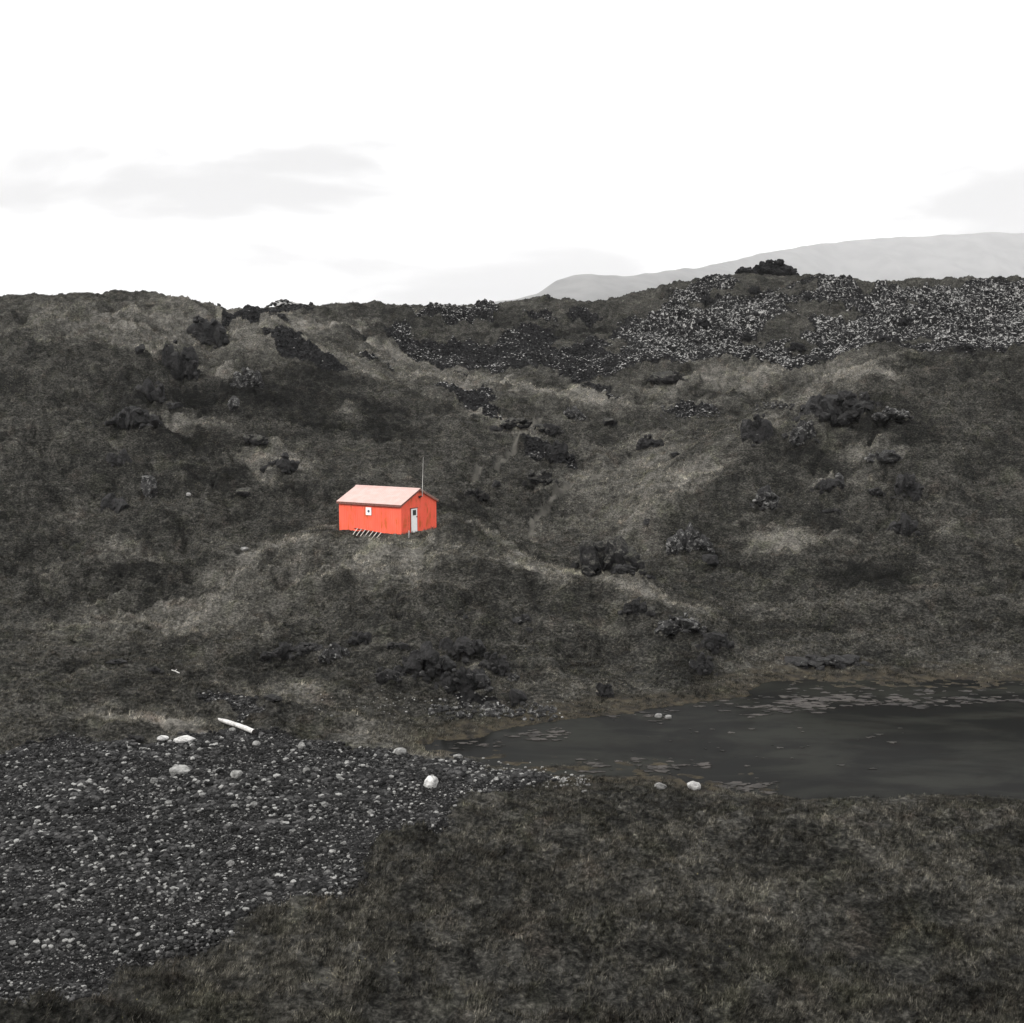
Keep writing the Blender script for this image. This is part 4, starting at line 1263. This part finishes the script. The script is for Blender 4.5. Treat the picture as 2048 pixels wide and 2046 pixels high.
# ------------------------------------------------------------------ floating weed
def weed():
    bm = bmesh.new()
    r = random.Random(5)
    bands = [(1380, 1840, 1397, 10, 52, 0.9), (1560, 1700, 1405, 7, 30, 1.2), (1500, 2060, 1385, 12, 34, 0.8), (1010, 1140, 1470, 7, 26, 0.8), (1220, 1350, 1432, 6, 16, 0.8), (1140, 1420, 1532, 8, 26, 0.9),
             (1400, 1560, 1572, 7, 22, 0.9), (1250, 1840, 1480, 30, 22, 0.45), (1720, 2060, 1402, 6, 40, 1.1), (1480, 1580, 1420, 6, 16, 0.9), (900, 1010, 1486, 5, 14, 0.6)]
    for ua, ub, vc, sd, n, sc in bands:
        for _ in range(int(n * 1.8)):
            u = r.uniform(ua, ub); v = vc + r.gauss(0, sd) - (u - (ua + ub) / 2) * 0.03
            sx, sz = ray(u, v)
            Y = (WATER_Z + 0.004) / sz
            X = sx * Y
            if ground(X, Y) > WATER_Z - 0.01:
                continue
            rx = (0.07 + 0.36 * r.random() ** 1.6) * sc; ry = rx * r.uniform(0.3, 0.7)
            k = 14
            ph = r.uniform(0, 6.28)
            z = WATER_Z + 0.004 + r.uniform(0, 0.012)
            vs = []
            for i in range(k):
                t = 2 * math.pi * i / k
                q = 1 + 0.28 * math.sin(3 * t + ph) + 0.22 * math.sin(5 * t + 2.3 * ph) + r.uniform(-.16, .16)
                vs.append(bm.verts.new((X + rx * q * math.cos(t), Y + ry * q * math.sin(t), z)))
            f = bm.faces.new(vs)
            ex = bmesh.ops.extrude_face_region(bm, geom=[f])
            for g in ex['geom']:
                if isinstance(g, bmesh.types.BMVert):
                    g.co.z += 0.018
    m, nt, out = new_mat('floating_weed')
    nb = NB(nt)
    ob = nb.coord('Object')
    c = nb.mix(nb.ramp(nb.noise(ob, 0.9, 5, 0.7), 0.35, 0.65), (0.009, 0.008, 0.007), (0.046, 0.041, 0.037))
    finish(nt, out, nb.principled(c, 0.8, 0.2, nb.bump(nb.noise(ob, 8, 4), 0.6, 0.03)))
    o = bm_obj('floating_weed', bm, m)
    tag(o, 'brown weed mats floating on the lake', 'water weed', kind='stuff')


weed()


# ------------------------------------------------------------------ hut
def make_paint(name, base, rustiness):
    m, nt, out = new_mat(name)
    nb = NB(nt)
    ob = nb.coord('Object')
    streak = nb.noise(nb.mapping(ob, (1, 1, 0.16)), 3.2, 6, 0.68, 0.3)
    blot = nb.noise(ob, 0.9, 5, 0.6)
    fade = nb.noise(nb.mapping(ob, (1, 1, 0.3)), 1.6, 4, 0.6)
    col = nb.mix(nb.ramp(fade, 0.3, 0.7), tuple(c * 0.95 for c in base), (base[0], base[1] * 1.12, base[2] * 1.15))
    rust = nb.math('MULTIPLY', nb.ramp(streak, 0.48, 0.64), nb.ramp(blot, 0.40, 0.58))
    col = nb.mix(nb.math('MULTIPLY', rust, rustiness), col, (0.50, 0.10, 0.025))
    drk = nb.ramp(nb.noise(nb.mapping(ob, (1, 1, 0.12)), 5.5, 5, 0.7), 0.64, 0.76)
    col = nb.mix(nb.math('MULTIPLY', drk, 0.55 * rustiness), col, (0.20, 0.06, 0.035))
    finish(nt, out, nb.principled(col, 0.55, 0.3, nb.bump(streak, 0.15, 0.01)))
    return m


def hut():
    L, Wd, Hh = HUT_L, HUT_W, HUT_H
    RISE = 1.06
    root = empty('hut', (HUT_C[0], HUT_C[1], HUT_C[2]), math.pi / 2 - HUT_A - math.pi / 2)
    # local axes: x runs along the gable wall (to the right), y away from the viewer along the long wall to the left
    ang = math.atan2(EY[1], EY[0])
    root.rotation_euler = (0, 0, ang)          # local +x = EY (gable wall), local +y = EX (long wall)
    tag(root, 'red sheet metal hut with pale pink roof standing on the grassy knoll', 'hut')
    m_wall = make_paint('red_paint', (0.86, 0.120, 0.070), 1.0)
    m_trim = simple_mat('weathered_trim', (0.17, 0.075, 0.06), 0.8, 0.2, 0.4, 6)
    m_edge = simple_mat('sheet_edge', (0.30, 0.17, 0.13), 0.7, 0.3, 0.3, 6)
    m_white = simple_mat('white_paint', (0.86, 0.855, 0.84), 0.5, 0.4, 0.05, 5)
    m_glass = simple_mat('dark_pane', (0.045, 0.05, 0.05), 0.15, 0.5, 0.2, 3)
    m_metal = simple_mat('galvanised', (0.42, 0.41, 0.39), 0.5, 0.5, 0.15, 8)
    m_black = simple_mat('black_iron', (0.02, 0.02, 0.02), 0.5, 0.4, 0.2, 8)
    base = -0.45
    # walls: corrugated skin
    amp, per = 0.014, 0.19

    def skin(fn_top, length, put):
        nseg = int(length / per * 8)
        a, b = [], []
        for i in range(nseg + 1):
            t = length * i / nseg
            d = amp * math.sin(2 * math.pi * t / per)
            a.append(put(t, d, base)); b.append(put(t, d, fn_top(t)))
        return a, b
    bm = bmesh.new()
    flat = lambda t: Hh
    gab = lambda t: Hh + RISE * (1 - abs(t - Wd / 2) / (Wd / 2)) - 0.015
    for fn, ln, put in ((flat, L, lambda t, d, z: (d, t, z)), (gab, Wd, lambda t, d, z: (t, d, z)), (flat, L, lambda t, d, z: (Wd + d, t, z)), (gab, Wd, lambda t, d, z: (t, L + d, z))):
        a, b = skin(fn, ln, put)
        va = [bm.verts.new(q) for q in a]; vb = [bm.verts.new(q) for q in b]
        for i in range(len(va) - 1):
            bm.faces.new((va[i], va[i + 1], vb[i + 1], vb[i]))
    bm_obj('wall', bm, m_wall, root)
    # corner strips
    for cx, cyy in ((0, 0), (Wd, 0), (0, L), (Wd, L)):
        b2 = bmesh.new()
        s = 0.045
        sxn = -1 if cx == 0 else 1; syn = -1 if cyy == 0 else 1
        x0, x1 = sorted((cx + sxn * 0.022, cx - sxn * 0.07)); y0, y1 = sorted((cyy + syn * 0.022, cyy - syn * 0.07))
        add_box(b2, x0, x1, y0, y1, base, Hh - 0.02, 0.008)
        bm_obj('corner_strip', b2, m_wall, root)
    # roof: two corrugated slopes with thickness
    m_roof = make_paint('pale_roof_sheet', (0.42, 0.270, 0.240), 0.0)
    ov, og = 0.20, 0.16
    sl = RISE / (Wd / 2)
    bm = bmesh.new()
    for side in (0, 1):
        n = int((L + 2 * og) / 0.2 * 6)
        prev = None
        for i in range(n + 1):
            t = -og + (L + 2 * og) * i / n
            d = 0.012 * math.sin(2 * math.pi * t / 0.2)
            xe = -ov if side == 0 else Wd + ov
            ze = Hh - sl * ov + 0.03
            xr = Wd / 2
            zr = Hh + RISE + 0.03
            ring = [bm.verts.new((xe, t, ze + d + 0.02)), bm.verts.new((xr, t, zr + d + 0.02)), bm.verts.new((xr, t, zr + d)), bm.verts.new((xe, t, ze + d))]
            if prev:
                for q in range(4):
                    bm.faces.new((prev[q], ring[q], ring[(q + 1) % 4], prev[(q + 1) % 4]))
            else:
                bm.faces.new(ring)
            prev = ring
        bm.faces.new(prev)
    roof = bm_obj('roof', bm, m_roof, root)
    # ridge cap
    bm = bmesh.new()
    zc = Hh + RISE + 0.068
    vs = [[(Wd / 2 - 0.17, zc - 0.17 * sl), (Wd / 2, zc + 0.012), (Wd / 2 + 0.17, zc - 0.17 * sl), (Wd / 2, zc - 0.012)]]
    rows = []
    for t in (-og - 0.01, L + og + 0.01):
        rows.append([bm.verts.new((p[0], t, p[1])) for p in vs[0]])
    for q in range(4):
        bm.faces.new((rows[0][q], rows[1][q], rows[1][(q + 1) % 4], rows[0][(q + 1) % 4]))
    bm.faces.new(rows[0]); bm.faces.new(rows[1])
    bm_obj('ridge_cap', bm, m_roof, roof)
    # eave boards
    for xe in (-ov + 0.03, Wd + ov - 0.06):
        b2 = bmesh.new()
        add_box(b2, xe, xe + 0.03, -og + 0.02, L + og - 0.02, Hh - sl * ov - 0.15, Hh - sl * ov + 0.012, 0.004)
        bm_obj('eave_board', b2, m_trim, root)
    # verge boards on both gables
    for yy in (-og + 0.02, L + og - 0.05):
        for side in (0, 1):
            b2 = bmesh.new()
            xe = -ov + 0.01 if side == 0 else Wd + ov - 0.01
            ze = Hh - sl * ov + 0.012
            pr = [(xe, ze), (Wd / 2 + (-0.002 if side == 0 else 0.002), Hh + RISE + 0.008), (Wd / 2 + (-0.002 if side == 0 else 0.002), Hh + RISE - 0.12), (xe, ze - 0.12)]
            r0 = [b2.verts.new((p[0], yy, p[1])) for p in pr]; r1 = [b2.verts.new((p[0], yy + 0.03, p[1])) for p in pr]
            for q in range(4):
                b2.faces.new((r0[q], r1[q], r1[(q + 1) % 4], r0[(q + 1) % 4]))
            b2.faces.new(r0); b2.faces.new(r1)
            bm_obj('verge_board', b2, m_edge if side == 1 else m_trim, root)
    # door in the gable wall
    d0, d1, dh = 1.30, 2.12, 2.0
    b2 = bmesh.new()
    add_box(b2, d0, d1, -0.075, -0.02, 0.02, dh, 0.006)
    door = bm_obj('door', b2, m_white, root)
    door['label'] = 'white painted door with a small square pane'
    b2 = bmesh.new()
    add_box(b2, d0 + 0.17, d1 - 0.17, -0.088, -0.0755, dh - 0.56, dh - 0.12, 0.004)
    bm_obj('pane', b2, m_glass, door)
    b2 = bmesh.new()
    for (xa, xb, za, zb) in ((d0 + 0.12, d0 + 0.168, dh - 0.60, dh - 0.08), (d1 - 0.168, d1 - 0.12, dh - 0.60, dh - 0.08), (d0 + 0.17, d1 - 0.17, dh - 0.60, dh - 0.562), (d0 + 0.17, d1 - 0.17, dh - 0.118, dh - 0.08)):
        add_box(b2, xa, xb, -0.096, -0.077, za, zb, 0.003)
    bm_obj('pane_frame', b2, m_white, door)
    b2 = bmesh.new()
    add_box(b2, d1 - 0.12, d1 - 0.03, -0.10, -0.077, 1.24, 1.36, 0.004)
    add_bar(b2, (d1 - 0.075, -0.10, 1.30), (d1 - 0.075, -0.15, 1.30), 0.018, 0.018)
    add_bar(b2, (d1 - 0.16, -0.148, 1.30), (d1 - 0.05, -0.148, 1.30), 0.016, 0.016)
    bm_obj('handle', b2, m_black, door)
    b2 = bmesh.new()
    add_box(b2, d0 - 0.06, d0 - 0.003, -0.06, -0.017, 0.0, dh + 0.003, 0.004)
    add_box(b2, d1 + 0.003, d1 + 0.05, -0.06, -0.017, 0.0, dh + 0.003, 0.004)
    add_box(b2, d0 - 0.10, d1 + 0.10, -0.11, -0.017, dh + 0.006, dh + 0.06, 0.004)
    bm_obj('door_frame', b2, m_trim, root)
    b2 = bmesh.new()
    add_box(b2, d0 - 0.05, d1 + 0.1, -0.42, -0.08, -0.2, 0.015, 0.01)
    bm_obj('step', b2, simple_mat('step_stone', (0.06, 0.06, 0.058), 0.9, 0.2, 0.3, 6), root)
    # small window in the long wall
    w0, w1, wz0, wz1 = 2.98, 3.50, 1.46, 2.06
    b2 = bmesh.new()
    add_box(b2, -0.06, -0.017, w0, w1, wz0, wz1, 0.006)
    win = bm_obj('window', b2, m_white, root)
    win['label'] = 'white square hatch with a small dark round light'
    b2 = bmesh.new()
    for (ya, yb, za, zb) in ((w0 - 0.02, w0 + 0.05, wz0 - 0.02, wz1 + 0.02), (w1 - 0.05, w1 + 0.02, wz0 - 0.02, wz1 + 0.02), (w0 + 0.052, w1 - 0.052, wz0 - 0.02, wz0 + 0.05), (w0 + 0.052, w1 - 0.052, wz1 - 0.05, wz1 + 0.02)):
        add_box(b2, -0.085, -0.062, ya, yb, za, zb, 0.004)
    bm_obj('frame', b2, m_white, win)
    b2 = bmesh.new()
    m4 = Matrix.Translation((-0.068, (w0 + w1) / 2, (wz0 + wz1) / 2)) @ Matrix.Rotation(math.pi / 2, 4, 'Y')
    bmesh.ops.create_cone(b2, cap_ends=True, segments=20, radius1=0.115, radius2=0.115, depth=0.014, matrix=m4)
    bm_obj('pane', b2, simple_mat('blue_grey_pane', (0.09, 0.10, 0.14), 0.15, 0.5, 0.2, 3), win)
    # mast on the gable
    mx = Wd / 2 + 0.12
    b2 = bmesh.new()
    za = Hh + RISE - 0.62
    add_bar(b2, (mx, -0.26, za), (mx + 0.035, -0.27, za + 1.1), 0.032, 0.028, 10)
    add_bar(b2, (mx + 0.035, -0.27, za + 1.08), (mx + 0.14, -0.29, za + 3.25), 0.024, 0.010, 8)
    mast = bm_obj('mast', b2, m_metal, root)
    b2 = bmesh.new()
    add_box(b2, mx - 0.22, mx + 0.10, -0.235, -0.02, za - 0.02, za + 0.06, 0.006)
    add_box(b2, mx - 0.16, mx + 0.0, -0.12, -0.018, za - 0.12, za - 0.022, 0.006)
    add_box(b2, mx - 0.05, mx + 0.07, -0.235, -0.16, za + 0.35, za + 0.40, 0.004)
    bm_obj('bracket', b2, m_black, mast)

    # ladder lying on its edge against the long wall
    def to_world(x, y, z):
        p = np.array(HUT_C[:2]) + EY * x + EX * y
        return Vector((p[0], p[1], HUT_C[2] + z))
    m_rail = simple_mat('shaded_rail_wood', (0.05, 0.03, 0.025), 0.85, 0.2, 0.35, 6)  # shadow on the rails is put into this dark wood colour
    m_rung = simple_mat('bare_wood', (0.52, 0.49, 0.45), 0.8, 0.2, 0.2, 9)
    lad = empty('ladder', to_world(-0.35, 3.0, 0.0))
    tag(lad, 'old wooden ladder with pale rungs lying against the long red wall', 'ladder')

    def part(name, a, b, r, mt):
        b3 = bmesh.new()
        o0 = lad.location
        add_bar(b3, Vector(a) - o0, Vector(b) - o0, r, r, 8)
        bm_obj(name, b3, mt, lad)
    up0, up1 = to_world(-0.06, 4.75, 0.26), to_world(-0.06, 1.5, 0.0)
    lo0, lo1 = to_world(-0.46, 4.95, -0.26), to_world(-0.46, 1.7, -0.44)
    part('rail', up0, up1, 0.034, m_rail)
    part('rail', lo0, lo1, 0.034, m_rail)
    for i in range(7):
        t = 0.10 + 0.125 * i
        a = up0.lerp(up1, t); b = lo0.lerp(lo1, t)
        part('rung', a + (a - b) * 0.03 + Vector((0, 0, 0.03)), b - (a - b) * 0.02 + Vector((0, 0, 0.03)), 0.036, m_rung)
    # short post by the door
    sx, sz = ray(819, 1079)
    pb = Vector(hit(817.5, 1075))
    zb = float(ground(pb.x, pb.y))
    b3 = bmesh.new()
    add_box(b3, -0.045, 0.045, -0.045, 0.045, -0.3, 0.50, 0.012)
    add_box(b3, -0.06, 0.06, -0.06, 0.06, 0.502, 0.53, 0.006)
    bmesh.ops.rotate(b3, verts=b3.verts, cent=(0, 0, 0), matrix=Matrix.Rotation(0.07, 3, 'Y'))
    po = bm_obj('post', b3, simple_mat('grey_wood', (0.34, 0.34, 0.33), 0.85, 0.2, 0.3, 10))
    po.location = (pb.x, pb.y, zb)
    tag(po, 'short grey wooden post standing in the grass by the white door', 'post')


hut()


# ------------------------------------------------------------------ driftwood
def log():
    a = hit(440, 1452); b = hit(508, 1470)
    b[2] = float(ground(b[0], b[1])) + 0.10; a[2] = float(ground(a[0], a[1])) + 0.07
    a[2] += 0.04
    tt = np.linspace(0, 1, 24)
    lift = np.max(ground(a[0] + (b[0] - a[0]) * tt, a[1] + (b[1] - a[1]) * tt) - (a[2] + (b[2] - a[2]) * tt)) + 0.03
    a[2] += lift; b[2] += lift
    root = empty('driftwood_log', tuple((a + b) / 2))
    o0 = (a + b) / 2
    d = b - a; Ln = np.linalg.norm(d); d /= Ln
    up = np.array([0, 0, 1.0]); s1 = np.cross(d, up); s1 /= np.linalg.norm(s1); s2 = np.cross(s1, d)
    nr, ns = 40, 16
    rows = []
    for i in range(nr):
        t = i / (nr - 1)
        R = 0.075 + 0.035 * sstep(0.0, 0.15, t) + 0.015 * t
        c = a + d * Ln * t + up * 0.03 * math.sin(t * 3.1) - o0
        ring = []
        for j in range(ns):
            th = 2 * math.pi * j / ns
            r = R * (1 + 0.10 * float(n2(t * 6, math.cos(th) * 1.5 + 3, 61)) + 0.06 * math.sin(3 * th + 2 * t))
            ring.append(c + (s1 * math.cos(th) + s2 * math.sin(th)) * r)
        rows.append(ring)
    V = np.array(rows).reshape(-1, 3)
    Fs = []
    for i in range(nr - 1):
        for j in range(ns):
            Fs.append((i * ns + j, i * ns + (j + 1) % ns, (i + 1) * ns + (j + 1) % ns, (i + 1) * ns + j))
    V = np.concatenate([V, (a - d * 0.22 - o0 + up * 0.05)[None]])
    m = simple_mat('bleached_wood', (0.40, 0.39, 0.375), 0.8, 0.2, 0.35, 7)
    tri = [(j, (j + 1) % ns, nr * ns, nr * ns) for j in range(ns)]
    me = bpy.data.meshes.new('trunk')
    me.from_pydata([tuple(q) for q in V], [], [f for f in Fs] + [(t[1], t[0], t[2]) for t in tri])
    for p in me.polygons:
        p.use_smooth = True
    me.materials.append(m)
    o = bpy.data.objects.new('trunk', me); COL.objects.link(o); o.parent = root
    ring = np.array(rows[-1])
    me = bpy.data.meshes.new('sawn_end')
    inner = ring * 0.55 + ring.mean(0) * 0.45 + d * 0.012
    allv = [tuple(q + d * 0.004) for q in ring] + [tuple(q) for q in inner]
    fs = [(j, (j + 1) % ns, ns + (j + 1) % ns, ns + j) for j in range(ns)] + [tuple(range(ns, 2 * ns))]
    me.from_pydata(allv, [], fs)
    me.materials.append(simple_mat('dark_end_grain', (0.035, 0.032, 0.03), 0.9, 0.1, 0.3, 14))
    o = bpy.data.objects.new('sawn_end', me); COL.objects.link(o); o.parent = root
    tag(root, 'bleached white driftwood log with a dark sawn end on the gravel bank', 'log')
    # white stick in the grass further left
    p = hit(350, 1347)
    bm = bmesh.new()
    add_bar(bm, (-0.22, 0.02, 0.16), (0.0, 0, 0.10), 0.03, 0.04, 8); add_bar(bm, (0.0, 0, 0.105), (0.30, -0.05, -0.02), 0.04, 0.03, 8); add_bar(bm, (0.0, 0, 0.10), (0.12, 0.04, 0.22), 0.025, 0.012, 8)
    o = bm_obj('driftwood_stick', bm, m)
    o.location = tuple(p)
    tag(o, 'short forked white driftwood stick in the grass at lower left', 'stick')


log()

# ------------------------------------------------------------------ light, sky and air
world = bpy.data.worlds.new('World')
SC.world = world
world.use_nodes = True
nt = world.node_tree
for n in list(nt.nodes):
    nt.nodes.remove(n)
nb = NB(nt)
wo = nt.nodes.new('ShaderNodeOutputWorld')
SUN_EL, SUN_AZ = math.radians(38), math.radians(240)     # azimuth from +Y clockwise; behind the viewer, to the left
sky = nt.nodes.new('ShaderNodeTexSky')
sky.sky_type = 'NISHITA'
sky.sun_disc = False
sky.sun_elevation = SUN_EL
sky.sun_rotation = SUN_AZ
bw = nt.nodes.new('ShaderNodeRGBToBW'); nt.links.new(sky.outputs[0], bw.inputs[0])
b1 = nt.nodes.new('ShaderNodeBackground'); nt.links.new(bw.outputs[0], b1.inputs[0]); b1.inputs[1].default_value = 0.10
tc = nt.nodes.new('ShaderNodeTexCoord')
mp = nb.mapping(tc.outputs['Generated'], (1.0, 1.0, 3.6))
cl = nb.noise(mp, 3.6, 5, 0.5, 0.3)
b2 = nt.nodes.new('ShaderNodeBackground')
SKY = 0.80
nb.set(b2.inputs[0], nb.mix(nb.ramp(cl, 0.45, 0.64), (1, 1, 1), (0.42, 0.42, 0.425)))
sepw = nt.nodes.new('ShaderNodeSeparateXYZ'); nt.links.new(tc.outputs['Generated'], sepw.inputs[0])
nb.set(b2.inputs[1], nb.ramp(sepw.outputs[2], 0.02, 1.0, SKY, SKY * 2.1))   # overcast: brighter overhead
mx = nt.nodes.new('ShaderNodeMixShader')
mx.inputs[0].default_value = 0.93                          # cloud cover
nt.links.new(b1.outputs[0], mx.inputs[1]); nt.links.new(b2.outputs[0], mx.inputs[2])
nt.links.new(mx.outputs[0], wo.inputs['Surface'])

sd = bpy.data.lights.new('sun', 'SUN')
sd.energy = 1.5
sd.angle = math.radians(11)
sd.color = (1.0, 0.97, 0.93)
so = bpy.data.objects.new('sun', sd)
COL.objects.link(so)
dirv = Vector((math.sin(SUN_AZ) * math.cos(SUN_EL), math.cos(SUN_AZ) * math.cos(SUN_EL), math.sin(SUN_EL)))
so.rotation_euler = dirv.to_track_quat('Z', 'Y').to_euler()
so.location = (-60, -60, 120)

bm = bmesh.new()
add_box(bm, -17500, 17500, -1000, 17500, -33, max(60, MT_TOP + 25))
m, nt, out = new_mat('thin_air')
pvn = nt.nodes.new('ShaderNodeVolumePrincipled')
pvn.inputs['Color'].default_value = (0.97, 0.97, 0.98, 1)
pvn.inputs['Density'].default_value = 0.000055
pvn.inputs['Anisotropy'].default_value = 0.0
nt.links.new(pvn.outputs[0], out.inputs['Volume'])
hz = bm_obj('haze', bm, m)
tag(hz, kind='stuff')
hz['label'] = 'pale haze thinning the view of the far mountain'
hz['category'] = 'haze'

# ------------------------------------------------------------------ render settings
SC.render.engine = 'CYCLES'
SC.view_settings.view_transform = 'Standard'
SC.view_settings.look = 'None'
SC.view_settings.exposure = 1.05
SC.view_settings.gamma = 1.0
SC.cycles.max_bounces = 5
SC.cycles.diffuse_bounces = 2
SC.cycles.volume_bounces = 0
SC.cycles.use_denoising = True
